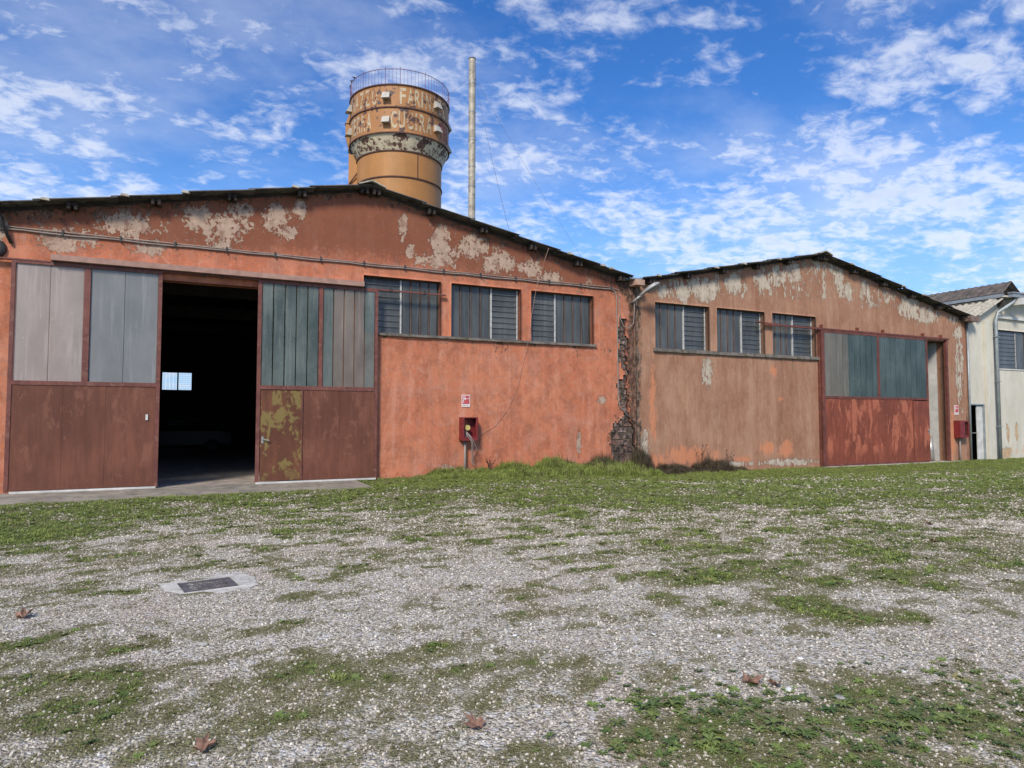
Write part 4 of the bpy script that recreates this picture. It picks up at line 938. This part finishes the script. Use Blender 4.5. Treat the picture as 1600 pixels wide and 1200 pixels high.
# ------------------------------------------------------------------ drain
M['drain_c'] = M['concrete']
dc = Vector((-4.368, -10.56, 0)); gz = float(ground_z(-4.368, -10.56))
dang = R(8.5)
def rot(x, y, a): return (x * math.cos(a) - y * math.sin(a), x * math.sin(a) + y * math.cos(a))
dn = thing('drain', (dc.x, dc.y, gz), 'cast iron slotted drain grate set in a pale concrete collar in the gravel', 'drain grate')
out_ = [(-.35, -.31), (-.20, -.40), (.02, -.36), (.30, -.34), (.42, -.24), (.43, .02), (.45, .26), (.36, .40), (.12, .42), (-.14, .43), (-.36, .34), (-.40, .10), (-.33, -.08)]
inn = [(-.242, -.225), (.242, -.225), (.242, .225), (-.242, .225)]
mb = MB(); zt = gz + .014
import mathutils.geometry as mg
o_ = []
for k in range(len(out_)):
    a_, b_ = out_[k], out_[(k + 1) % len(out_)]
    for q in range(4):
        tt = q / 4; x = a_[0] + (b_[0] - a_[0]) * tt; y = a_[1] + (b_[1] - a_[1]) * tt; s = 1 + .16 * (vnoise(x * 11, y * 11, 4) - .5); o_.append((x * s, y * s))
tri = mg.tessellate_polygon([[Vector((*p, 0)) for p in o_], [Vector((*p, 0)) for p in inn]])
allp = o_ + inn
top = [(dc.x + rot(*p, dang)[0], dc.y + rot(*p, dang)[1], zt + (0 if k >= len(o_) else -.008)) for k, p in enumerate(allp)]
mb.add(top, [tuple(q) for q in tri])
# skirt
no = len(o_); low = [(p[0], p[1], gz - .06) for p in top[:no]]
mb.add(top[:no] + low, [(k, (k + 1) % no, no + (k + 1) % no, no + k) for k in range(no)])
il = [(p[0], p[1], gz - .06) for p in top[no:]]
mb.add(top[no:] + il, [(k, (k + 1) % 4, 4 + (k + 1) % 4, 4 + k) for k in range(4)] + [(4, 5, 6, 7)])
cl = obj('collar', mb, M['concrete'], dn)
for f_ in cl.data.polygons: pass
def drbox(x0, x1, y0, y1, z0, z1, mbx):
    P = [(dc.x + rot(x, y, dang)[0], dc.y + rot(x, y, dang)[1], z) for z in (z0, z1) for x, y in ((x0, y0), (x1, y0), (x1, y1), (x0, y1))]
    return mbx.hexa(P)
fr = MB()
for q in ((-.234, .234, -.216, -.165), (-.234, .234, .165, .216), (-.234, -.165, -.164, .164), (.165, .234, -.164, .164)): drbox(*q, zt - .03, zt - .004, fr)
gt = obj('grate_frame', fr, M['iron'], dn)
sm_ = []
for r_ in range(6):
    y = -.135 + r_ * .054
    obj('grate_bar', drbox(-.16, .16, y - .011, y + .011, zt - .03, zt - .007, MB()), M['iron'], dn)
obj('grate_rib', drbox(-.015, .015, -.16, .16, zt - .035, zt - .012, MB()), M['iron'], dn)
obj('sump', drbox(-.235, .235, -.22, .22, gz - .055, gz - .045, MB()), M['hole'], dn)

# ------------------------------------------------------------------ scatter through geometry nodes
def scatter(name, variants, P, scale, rotz, tone, mat, tilt=.0, label=None, scl3=None):
    """variants: list of (verts, faces). P: Nx3. One object whose node tree puts a variant on every point."""
    V = []; Fc = []; gid = []; src = []
    for g_, (vs_, fs_) in enumerate(variants):
        n0 = len(V); V += [tuple(q) for q in vs_]; Fc += [tuple(i + n0 for i in f) for f in fs_]; gid += [g_] * len(vs_); src += [True] * len(vs_)
    ns = len(V); N = len(P)
    co = np.concatenate([np.array(V, float), P]); me = bpy.data.meshes.new(name)
    # faces first through from_pydata, then add the loose points
    me.from_pydata([tuple(q) for q in co], [], Fc); me.update()
    def at(nm, typ, vals, key='value'):
        a_ = me.attributes.new(nm, typ, 'POINT'); a_.data.foreach_set(key, vals)
    at('src', 'BOOLEAN', np.array(src + [False] * N)); at('gid', 'INT', np.array(gid + [0] * N, np.int32))
    z_ = np.zeros(ns)
    at('scl', 'FLOAT_VECTOR', np.concatenate([np.ones((ns, 3)), scl3 if scl3 is not None else np.repeat(scale[:, None], 3, 1)]).astype(np.float32).ravel(), 'vector')
    rx = rng.normal(0, tilt, N); ry = rng.normal(0, tilt, N)
    at('rot', 'FLOAT_VECTOR', np.concatenate([np.zeros((ns, 3)), np.stack([rx, ry, rotz], -1)]).astype(np.float32).ravel(), 'vector')
    at('tone', 'FLOAT', np.concatenate([z_, tone]).astype(np.float32)); at('pick', 'INT', np.concatenate([z_, rng.integers(0, len(variants), N)]).astype(np.int32))
    me.materials.append(mat)
    o = link(name, me, (0, 0, 0))
    ng = bpy.data.node_groups.new(name + '_nodes', 'GeometryNodeTree')
    ng.interface.new_socket('Geometry', in_out='INPUT', socket_type='NodeSocketGeometry'); ng.interface.new_socket('Geometry', in_out='OUTPUT', socket_type='NodeSocketGeometry')
    nn = ng.nodes; ll = ng.links
    gi = nn.new('NodeGroupInput'); go = nn.new('NodeGroupOutput')
    def na(nm, ty):
        q = nn.new('GeometryNodeInputNamedAttribute'); q.data_type = ty; q.inputs['Name'].default_value = nm; return q.outputs['Attribute']
    sep = nn.new('GeometryNodeSeparateGeometry'); sep.domain = 'POINT'; ll.new(gi.outputs[0], sep.inputs[0]); ll.new(na('src', 'BOOLEAN'), sep.inputs['Selection'])
    sti = nn.new('GeometryNodeSplitToInstances'); sti.domain = 'POINT'; ll.new(sep.outputs['Selection'], sti.inputs[0]); ll.new(na('gid', 'INT'), sti.inputs['Group ID'])
    iop = nn.new('GeometryNodeInstanceOnPoints'); ll.new(sep.outputs['Inverted'], iop.inputs['Points']); ll.new(sti.outputs[0], iop.inputs['Instance'])
    iop.inputs['Pick Instance'].default_value = True; ll.new(na('pick', 'INT'), iop.inputs['Instance Index'])
    e2r = nn.new('FunctionNodeEulerToRotation'); ll.new(na('rot', 'FLOAT_VECTOR'), e2r.inputs[0]); ll.new(e2r.outputs[0], iop.inputs['Rotation'])
    ll.new(na('scl', 'FLOAT_VECTOR'), iop.inputs['Scale']); ll.new(iop.outputs[0], go.inputs[0])
    md = o.modifiers.new('scatter', 'NODES'); md.node_group = ng
    o['kind'] = 'stuff'
    if label: o['label'] = label
    return o
def ico(seed, sq=(1, 1, 1)):
    p = (1 + 5 ** .5) / 2; rr = np.random.default_rng(seed)
    v_ = np.array([(-1, p, 0), (1, p, 0), (-1, -p, 0), (1, -p, 0), (0, -1, p), (0, 1, p), (0, -1, -p), (0, 1, -p), (p, 0, -1), (p, 0, 1), (-p, 0, -1), (-p, 0, 1)], float)
    v_ /= np.linalg.norm(v_[0]); v_ *= rr.uniform(.65, 1.15, (12, 1)); v_ *= np.array([1, rr.uniform(.6, .95), rr.uniform(.4, .75)])
    f_ = [(0, 11, 5), (0, 5, 1), (0, 1, 7), (0, 7, 10), (0, 10, 11), (1, 5, 9), (5, 11, 4), (11, 10, 2), (10, 7, 6), (7, 1, 8), (3, 9, 4), (3, 4, 2), (3, 2, 6), (3, 6, 8), (3, 8, 9), (4, 9, 5), (2, 4, 11), (6, 2, 10), (8, 6, 7), (9, 8, 1)]
    return v_, f_
fwd = np.array([math.sin(R(26.01)), math.cos(R(26.01))]); rgt = np.array([fwd[1], -fwd[0]])
def view_points(n, d0, d1, power=1.0, ext=1.02):
    """random points of the yard in front of where one stands, with n points between distances d0 and d1"""
    u_ = rng.random(n); d = (d0 ** (power + 1) + u_ * (d1 ** (power + 1) - d0 ** (power + 1))) ** (1 / (power + 1)) if power > -1 else d0 * (d1 / d0) ** u_
    l_ = rng.uniform(-1, 1, n) * (d * ext + .6)
    return CAM.x + fwd[0] * d + rgt[0] * l_, CAM.y + fwd[1] * d + rgt[1] * l_, d
def drain_free(x, y, pad=1.0):
    c_, s_ = math.cos(-dang), math.sin(-dang); dx = x - dc.x; dy = y - dc.y; a_ = dx * c_ - dy * s_; b_ = dx * s_ + dy * c_
    return (((a_ - .03) / (.41 * pad)) ** 2) ** 2 + ((b_ / (.37 * pad)) ** 2) ** 2 > 1
STONES = [ico(k) for k in range(7)]
m, t, b = newmat('gravel_stones'); tn = t.attr('tone', 'INSTANCER'); v = t.coord(kind='world')
c = t.mix(tn, (.26, .225, .175), (.86, .80, .70)); c = t.mix(t.ramp(tn, .88, .96), c, (.74, .73, .70))
c = t.mix(t.ramp(t.noise(v, .7, 4, .6), .5, .7, 0, .22), c, (.50, .38, .29)); c = t.mix(t.ramp(t.noise(v, 70, 3, .6), .4, .7, 0, .3), c, (.16, .145, .12))
t.setin(b.inputs['Base Color'], c); b.inputs['Roughness'].default_value = .9; b.inputs['Specular IOR Level'].default_value = .06; M['stone'] = m
def stones(name, n, d0, d1, s0, s1, label, f0=None):
    x, y, d = view_points(n, d0, d1, .35)
    g_ = green(x, y); keep = (rng.random(n) > np.clip(g_ * 1.05 - .28, 0, .93)) & drain_free(x, y) & (y < -2.4) & (rng.random(n) > sstep(d, d1 * .72, d1)) & ((rng.random(n) < sstep(d, d0, d0 * 1.35)) if f0 else True); x, y, d = x[keep], y[keep], d[keep]
    s = (s0 + (s1 - s0) * rng.random(len(x)) ** 3.2) * (1 + .12 * np.maximum(0, d - 6))
    P = np.stack([x, y, ground_z(x, y) + s * .22], -1)
    tone = np.clip(rng.beta(1.5, 1.6, len(x)), 0, 1) * (1 - .45 * np.clip(green(x, y), 0, 1))
    return scatter(name, STONES, P, s, rng.uniform(0, 6.28, len(x)), tone, M['stone'], .25, label)
stones('gravel', 210000, 2.3, 13.5, .004, .0135, 'loose pale grey crushed stone gravel over the yard')
stones('gravel', 75000, 9.5, 24, .007, .016, 'pale crushed stone gravel showing through the turf farther off', True)
# grass
def tuft(seed, n, h, spread, wd=.09, lean_=.5, seg=2):
    rr = random.Random(seed); vs_ = []; fs_ = []
    for k in range(n):
        a_ = rr.uniform(0, 6.28); r_ = rr.uniform(0, spread); bx, by = r_ * math.cos(a_), r_ * math.sin(a_); hh = h * rr.uniform(.5, 1.1); ln = rr.uniform(.15, lean_) * hh * 1.4; d_ = rr.uniform(0, 6.28)
        px, py = -math.sin(d_) * wd / 2, math.cos(d_) * wd / 2; n0 = len(vs_)
        mx_, my_ = bx + math.cos(d_) * ln * .4, by + math.sin(d_) * ln * .4
        vs_ += [(bx - px, by - py, -.05), (bx + px, by + py, -.05), (mx_ + px * .8, my_ + py * .8, hh * .62), (mx_ - px * .8, my_ - py * .8, hh * .62), (bx + math.cos(d_) * ln, by + math.sin(d_) * ln, hh)]
        fs_ += [(n0, n0 + 1, n0 + 2, n0 + 3), (n0 + 3, n0 + 2, n0 + 4)]
    return vs_, fs_
def leafmat(name, A, B, C):
    m, t, b = newmat(name); tn = t.attr('tone', 'INSTANCER'); v = t.coord()
    c = t.mix(tn, A, B); c = t.mix(t.ramp(t.noise(v, 1.3, 4, .6), .48, .66, 0, .7), c, C); c = t.mix(t.ramp(t.noise(v, 5.5, 4, .6), .38, .52, .55, 0), c, tuple(q * .5 for q in A)); c = t.mix(t.ramp(tn, .93, .97), c, (.20, .17, .09))
    t.setin(b.inputs['Base Color'], c); b.inputs['Roughness'].default_value = .6; b.inputs['Specular IOR Level'].default_value = .3
    tl = t.add('ShaderNodeBsdfTranslucent'); t.setin(tl.inputs[0], c); mx = t.add('ShaderNodeMixShader'); mx.inputs[0].default_value = .25
    t.link(b.outputs[0], mx.inputs[1]); t.link(tl.outputs[0], mx.inputs[2]); t.link(mx.outputs[0], m.node_tree.nodes['Material Output'].inputs[0]); return m
M['grass'] = leafmat('grass_blades', (.16, .21, .04), (.40, .48, .13), (.31, .33, .12))
M['moss'] = leafmat('dry_moss_blades', (.15, .145, .06), (.29, .275, .14), (.28, .24, .15))
GT = [tuft(k, 11, 1., .8, .14, .9) for k in range(6)]
x, y, d = view_points(235000, 3.0, 34, .8); g_ = green(x, y); n3 = fbm(x, y, 2.2, 3, 55) + .9 * sstep(fbm(x, y, 5, 2, 58), .55, .75)
keep = (rng.random(len(x)) < sstep(g_, .42, .95)) & drain_free(x, y, 1.02) & (y < -.03) & ~((x < -.55) & (x > -8.7) & (y > -1.95 + .5 * (fbm(x, y, 2.5, 3, 61) - .5)))
x, y, d, g_, n3 = x[keep], y[keep], d[keep], g_[keep], n3[keep]
hgt = (.011 + .020 * sstep(g_, .7, 1.1) * (.25 + n3 * 1.1)) * (.65 + .35 * sstep(d, 5, 10)) * (.75 + .5 * rng.random(len(x)))
scatter('grass', GT, np.stack([x, y, ground_z(x, y)], -1), None, rng.uniform(0, 6.28, len(x)), rng.random(len(x)), M['grass'], .12, 'short green grass and clover in patches and along the walls', scl3=np.stack([hgt * 1.35, hgt * 1.35, hgt], -1))
x, y, d = view_points(160000, 2.4, 16, .3); g_ = green(x, y) + .35 * (fbm(x, y, 6, 3, 91) - .5)
keep = (rng.random(len(x)) < sstep(g_, -.05, .55) * .9) & drain_free(x, y, 1.05) & (y < -2.3); x, y = x[keep], y[keep]
hgt = rng.uniform(.006, .015, len(x))
scatter('moss', GT, np.stack([x, y, ground_z(x, y)], -1), None, rng.uniform(0, 6.28, len(x)), rng.random(len(x)), M['moss'], .2, 'thin dull olive moss and dry grass between the stones', scl3=np.stack([hgt * 1.6, hgt * 1.6, hgt], -1))

# weeds along the foot of the walls
def weed_line(name, pts_, mat, n, label, hs):
    X_, Y_, H_ = [], [], []
    for (u0, u1, h, dp, w8) in pts_:
        k = int(n * w8); a_ = rng.uniform(u0, u1, k); q = rng.random(k) ** 1.6 * dp
        env = np.sqrt(np.clip(1 - ((a_ - (u0 + u1) / 2) / ((u1 - u0) / 2)) ** 2, .05, 1))
        X_.append(a_); Y_.append(-.04 - q); H_.append(1.05 * h * env * (1 - .5 * q / dp) * rng.uniform(.45, 1.1, k) * (.6 + .8 * vnoise(a_ * 3, q * 3, 5)))
    X_ = np.concatenate(X_); Y_ = np.concatenate(Y_); H_ = np.concatenate(H_)
    w_ = np.clip(H_ * .55, .03, .12)
    return scatter(name, GT, np.stack([X_, Y_, ground_z(X_, Y_)], -1), None, rng.uniform(0, 6.28, len(X_)), rng.random(len(X_)), mat, .15, label, scl3=np.stack([w_, w_, H_], -1))
weed_line('wall_weeds', [(1.2, 3.4, .22, .9, .20), (2.6, 5.4, .30, 1.1, .22), (4.4, 6.6, .42, 1.2, .26), (6.0, 8.1, .40, 1.2, .24), (7.6, 9.0, .35, .9, .12), (8.8, 13, .16, .9, .18), (1.0, 2.0, .12, .4, .05), (13, 17, .06, .5, .08)], M['grass'], 9000, 'leafy green weeds growing along the foot of the coral wall', 1)
M['dryweed'] = leafmat('dry_weed_stalks', (.075, .06, .04), (.17, .135, .09), (.11, .08, .065))
weed_line('dry_weeds', [(4.9, 6.3, .48, .6, .12), (6.3, 7.8, .52, .6, .14), (8.2, 8.9, .75, .4, .14), (9.0, 10.6, .42, .5, .14), (10.6, 12.2, .55, .5, .16), (12, 13, .2, .3, .04)], M['dryweed'], 6500, 'brownish dry weeds standing against the walls near the junction', 1)
# two tall dry plants
def dry_plant(u, y, h, seed, label):
    rr = random.Random(seed); mb = MB(); z0 = float(ground_z(u, y))
    for k in range(9):
        a_ = rr.uniform(0, 6.28); l_ = rr.uniform(.05, .35) * h; hh = h * rr.uniform(.55, 1)
        p0 = Vector((u, y, z0 - .02)); p1 = Vector((u + math.cos(a_) * l_ * .4, y - abs(math.sin(a_)) * l_ * .3, z0 + hh * .55)); p2 = Vector((u + math.cos(a_) * l_, y - abs(math.sin(a_)) * l_ * .6, z0 + hh))
        mb.tube([p0, p1, p2], .009, 4, .004)
        for q in range(5):
            c = p1.lerp(p2, rr.uniform(.2, 1)); e = Vector((rr.uniform(-.07, .07), rr.uniform(-.05, .02), rr.uniform(-.01, .08))); s_ = Vector((rr.uniform(-.02, .02), 0, rr.uniform(-.02, .02)))
            mb.add([c, c + e * .5 + s_, c + e, c + e * .5 - s_], [(0, 1, 2, 3)])
    o = obj('dry_plant', mb, M['dryweed']); return tag(o, label, 'plant', 'dry plants against the tan wall')
dry_plant(10.9, -.15, 1.0, 3, 'tall brown dry plant with bushy tips against the tan wall under its first window')
dry_plant(12.1, -.15, .75, 5, 'smaller leaning dry plant against the tan wall, right of the tall one')
dry_plant(3.25, -.12, .55, 8, 'thin dry stalk standing right of the open hose cabinet')

# rosette weeds in the foreground
def rosette(seed):
    rr = random.Random(seed); mb = MB()
    n_ = rr.randint(11, 17)
    for k in range(n_):
        a_ = 2 * math.pi * k / n_ + rr.uniform(-.25, .25); L = rr.uniform(.55, 1.) * .085; w_ = L * rr.uniform(.12, .2); rise = rr.uniform(.15, .95)
        d_ = Vector((math.cos(a_), math.sin(a_), 0)); s_ = Vector((-d_.y, d_.x, 0)); pts_ = []
        for q, ww in ((.02, .25), (.3, .6), (.55, .9), (.8, .85), (1., .06)):
            c = d_ * L * q + Vector((0, 0, .004 + L * rise * (q - .75 * q * q)))
            pts_ += [c - s_ * w_ * ww + Vector((0, 0, w_ * .35 * ww)), c, c + s_ * w_ * ww + Vector((0, 0, w_ * .35 * ww))]
        fs_ = []
        for q in range(4): fs_ += [(q * 3, q * 3 + 1, q * 3 + 4, q * 3 + 3), (q * 3 + 1, q * 3 + 2, q * 3 + 5, q * 3 + 4)]
        mb.add(pts_, fs_)
    return mb.mesh('rosette_weed', M['rosette'], center=False)[0]
m, t, b = newmat('rosette_leaf'); rnd = t.n.new('ShaderNodeObjectInfo').outputs['Random']; v = t.coord()
c = t.mix(rnd, (.07, .12, .03), (.22, .27, .075)); c = t.mix(t.ramp(t.noise(v, 3.5, 3, .6), .5, .7, 0, .6), c, (.20, .18, .08)); c = t.mix(t.ramp(t.noise(v, 24, 3, .6), .4, .7, 0, .5), c, (.045, .075, .018))
t.setin(b.inputs['Base Color'], c); b.inputs['Roughness'].default_value = .5
tl = t.add('ShaderNodeBsdfTranslucent'); t.setin(tl.inputs[0], c); mx = t.add('ShaderNodeMixShader'); mx.inputs[0].default_value = .2
t.link(b.outputs[0], mx.inputs[1]); t.link(tl.outputs[0], mx.inputs[2]); t.link(mx.outputs[0], m.node_tree.nodes['Material Output'].inputs[0]); M['rosette'] = m
RM = [rosette(k) for k in range(8)]
rr = random.Random(4); spots = []
cl_ = [(-2.62, -14.93, .12, 6), (-2.15, -14.62, .16, 9), (-1.85, -14.85, .22, 13), (-1.5, -14.95, .18, 9), (-2.2, -15.0, .22, 11), (-1.75, -15.2, .22, 12), (-1.35, -15.35, .22, 9), (-1.0, -15.25, .2, 8), (-.75, -15.45, .18, 8), (-.95, -15.65, .2, 7), (-1.2, -15.05, .12, 5), (-2.35, -14.52, .1, 3), (-.35, -15.3, .25, 5)]
for a_, b_, r_, k in cl_:
    for _ in range(int(k * 1.5)): spots.append((a_ + rr.gauss(0, r_), b_ + rr.gauss(0, r_ * .75)))
for k, (a_, b_) in enumerate(spots):
    o = link('rosette_weed', RM[k % 8], (a_, b_, float(ground_z(a_, b_)) + .002)); o.rotation_euler = (rr.uniform(-.15, .15), rr.uniform(-.15, .15), rr.uniform(0, 6.28)); s_ = rr.choice((rr.uniform(.25, .5), rr.uniform(.4, .85))); o.scale = (s_, s_, s_ * rr.uniform(.8, 1.3))
    tag(o, 'green leafy rosette weed in the gravel at the lower right of the yard', 'weed', 'rosette weeds in the foreground gravel')

def src_of(me_): return [tuple(v_.co) for v_ in me_.vertices], [tuple(p_.vertices) for p_ in me_.polygons]
m, t, b = newmat('ground_weed_leaf'); tn = t.attr('tone', 'INSTANCER'); v = t.coord()
c = t.mix(tn, (.055, .095, .022), (.20, .26, .07)); c = t.mix(t.ramp(tn, .9, .95), c, (.26, .22, .10)); c = t.mix(t.ramp(t.noise(v, 3, 4, .6), .5, .65, 0, .5), c, (.10, .13, .05))
t.setin(b.inputs['Base Color'], c); b.inputs['Roughness'].default_value = .55; b.inputs['Specular IOR Level'].default_value = .25; M['groundweed'] = m
x, y, d = view_points(32000, 2.6, 20, .2); g_ = green(x, y); cl = np.zeros(len(x))
for a_, b_, r_, k in cl_: cl = np.maximum(cl, np.exp(-((x - a_) ** 2 + (y - b_) ** 2) / (2 * (r_ * 1.25) ** 2)))
keep = (rng.random(len(x)) < np.maximum(.75 * sstep(g_, .62, 1.0), cl * .95)) & drain_free(x, y, 1.05) & (y < -.1) & ~((x < -.5) & (x > -8.7) & (y > -2.4)); x, y, d = x[keep], y[keep], d[keep]
sc_ = rng.uniform(.18, .5, len(x)) * (1 + .03 * d)
scatter('ground_weeds', [src_of(q) for q in RM[:4]], np.stack([x, y, ground_z(x, y) + .002], -1), sc_, rng.uniform(0, 6.28, len(x)), rng.random(len(x)), M['groundweed'], .2, 'low leafy weeds mixed into the grass and the foreground gravel')

# fallen leaves
m, t, b = newmat('dead_leaf'); v = t.coord(kind='obj')
c = t.mix(t.ramp(t.noise(v, 30, 4, .6), .35, .65), (.14, .075, .05), (.27, .15, .10)); t.setin(b.inputs['Base Color'], c); b.inputs['Roughness'].default_value = .7; M['dead'] = m
def leaf(x, y, s, a_, curl, label, seed):
    rr = random.Random(seed); out = []
    lob = [(0, 1.0), (18, .55), (38, .95), (60, .5), (82, .8), (112, .45), (145, .42), (180, .2), (215, .42), (248, .45), (278, .8), (300, .5), (322, .95), (342, .55)]
    mb = MB(); V_ = [(0, 0, 0)]
    for d_, r_ in lob:
        for f_ in (.5, 1.):
            q = R(d_); rd = r_ * f_ * s * rr.uniform(.9, 1.1); V_.append((math.cos(q) * rd, math.sin(q) * rd, s * curl * (f_ ** 2) * (r_ * .7 + .3 * math.sin(3 * q + seed)) + .006))
    n_ = len(lob); F_ = []
    for k in range(n_):
        k2 = (k + 1) % n_; F_ += [(0, 1 + 2 * k, 1 + 2 * k2), (1 + 2 * k, 2 + 2 * k, 2 + 2 * k2, 1 + 2 * k2)]
    mb.add(V_, F_); mb.tube([(-.15 * s, 0, .004), (-.5 * s, .04 * s, .012), (-.95 * s, .1 * s, .02)], .02 * s, 5)
    me_ = mb.mesh('fallen_leaf', M['dead'], center=False)[0]; o = link('fallen_leaf', me_, (x, y, float(ground_z(x, y)) + .008)); o.rotation_euler = (rr.uniform(-.25, .25), rr.uniform(-.25, .25), a_)
    return tag(o, label, 'leaf', 'dead leaves on the gravel')
leaf(-4.51, -14.06, 0.084, 1.2, .55, 'curled brown dead leaf on the gravel at the lower left edge of the picture', 1)
leaf(-3.22, -14.42, 0.089, 2.4, .5, 'brown lobed dead leaf on the gravel, lower middle', 2)
leaf(-1.53, -14.62, 0.095, .2, .7, 'larger of two touching brown leaves beside the white stone', 3)
leaf(-1.41, -14.71, 0.061, 4.0, .8, 'smaller of two touching brown leaves beside the white stone', 4)
leaf(-5.74, -11.07, 0.101, .9, .6, 'brown dead leaf on the gravel left of the drain grate', 5)
leaf(5.5, -11.25, .09, 3.0, .5, 'farthest reddish dead leaf in the grass on the right', 6)
leaf(4.15, -12.15, .085, 5.0, .5, 'reddish dead leaf on the right, just in front of the farthest leaf', 7)
leaf(-2.32, -12.35, .03, 5.0, .5, 'tiny dead leaf in the middle of the bare gravel', 9)
# larger stones
m, t, b = newmat('white_stone'); b.inputs['Base Color'].default_value = (.72, .72, .70, 1); b.inputs['Roughness'].default_value = .8
v = t.coord(); t.setin(b.inputs['Base Color'], t.mix(t.ramp(t.noise(v, 40, 4, .6), .4, .7), (.72, .72, .70), (.5, .49, .46))); M['wstone'] = m
m, t, b = newmat('grey_flat_stone'); v = t.coord(); t.setin(b.inputs['Base Color'], t.mix(t.ramp(t.noise(v, 30, 4, .6), .4, .7), (.36, .35, .34), (.25, .24, .23))); b.inputs['Roughness'].default_value = .85; M['gstone'] = m
def bigstone(x, y, s, flat, mat, label, seed, grp=None):
    v_, f_ = ico(seed + 40); v_ = v_ * np.array([1, 1, flat]); mb = MB().add([tuple(q * s) for q in v_], f_)
    me_ = mb.mesh('stone', mat, center=False)[0]; o = link('stone', me_, (x, y, float(ground_z(x, y)) + s * .25 * flat)); o.rotation_euler[2] = seed
    md = o.modifiers.new('round', 'SUBSURF'); md.levels = 2; md.render_levels = 2
    for p in me_.polygons: p.use_smooth = True
    return tag(o, label, 'stone', grp)
bigstone(-1.40, -14.80, .034, 1.1, M['wstone'], 'smooth bright white pebble beside the two brown leaves', 1)
bigstone(-1.22, -15.0, .045, .5, M['gstone'], 'flat grey stone right of the white pebble', 2)
for k, (a_, b_) in enumerate([(-1.9, -14.55), (-1.75, -14.15), (-1.3, -14.25), (-.9, -14.45), (-.35, -14.55), (-.1, -14.75), (-.5, -14.9), (.25, -14.6), (-.75, -13.9), (-1.45, -13.6), (-1.9, -13.3), (-.2, -14.2), (-2.4, -13.2), (.5, -14.35), (-1.15, -14.0), (-1.05, -13.85), (-1.35, -13.95)]):
    bigstone(a_, b_, random.uniform(.022, .042), .6, M['gstone'] if k % 3 else M['wstone'], ('half buried flat grey stone in the gravel right of the middle' if k % 3 else 'half buried flat white stone in the gravel right of the middle'), 5 + k, 'larger stones in the gravel')

# birds
M['bird'] = simple('dark_feathers', (.05, .05, .055), .6, var=.3, scale=30)
def bird(p, yaw_, label, flying=False):
    mb = MB(); p = Vector(p)
    prof = [(-.17, .012, .0), (-.12, .03, .0), (-.06, .055, .0), (.0, .065, .005), (.06, .055, .02), (.10, .035, .045), (.13, .038, .065), (.16, .025, .065), (.175, .008, .06)]
    vs_ = []; nn_ = 10
    for x, r_, z in prof:
        for k in range(nn_): q = 2 * math.pi * k / nn_; vs_.append(Vector((x, r_ * math.cos(q), z + r_ * math.sin(q))))
    fs_ = [(i * nn_ + k, i * nn_ + (k + 1) % nn_, (i + 1) * nn_ + (k + 1) % nn_, (i + 1) * nn_ + k) for i in range(len(prof) - 1) for k in range(nn_)] + [tuple(range(nn_))[::-1]]
    mb.add(vs_, fs_); mb.hexa([(-.26, -.03, -.02), (-.15, -.02, -.01), (-.15, .02, -.01), (-.26, .03, -.02), (-.26, -.03, -.01), (-.15, -.02, .01), (-.15, .02, .01), (-.26, .03, -.01)])
    mb.tube([(.17, 0, .06), (.20, 0, .052)], .008, 5, .002)
    if not flying: mb.tube([(.0, .02, -.05), (.0, .02, -.10)], .006, 4).tube([(.0, -.02, -.05), (.0, -.02, -.10)], .006, 4)
    me_ = mb.mesh('bird', M['bird'], center=False)[0]; o = link('bird', me_, p + Vector((0, 0, .10 if not flying else 0))); o.rotation_euler[2] = yaw_
    if flying:
        for s in (-1, 1):
            wm = MB().hexa([(-.06, s * .04, .03), (.06, s * .04, .03), (.05, s * .22, .12), (-.05, s * .2, .12), (-.06, s * .04, .042), (.06, s * .04, .042), (.05, s * .22, .13), (-.05, s * .2, .13)]).hexa([(-.05, s * .2, .12), (.05, s * .22, .12), (-.01, s * .40, .08), (-.05, s * .38, .08), (-.05, s * .2, .13), (.05, s * .22, .13), (-.01, s * .40, .088), (-.05, s * .38, .088)])
            me2 = wm.mesh('wing', M['bird'], center=False)[0]; q = bpy.data.objects.new('wing', me2); COL.objects.link(q); q.parent = o
    return tag(o, label, 'bird')
bird(spt(-63, RT + .02, 27.04), .6, 'dark bird perched on the silo rail, rightmost of three')
bird(spt(-72, RT + .02, 27.04), 2.2, 'dark bird perched on the silo rail between two others')
bird(spt(-86, RT + .02, 27.04), 1.2, 'dark bird perched at the far left end of the silo rail')
bird((3.05, 17.2, 15.4), R(150), 'dark bird flying in the sky left of the silo', True)
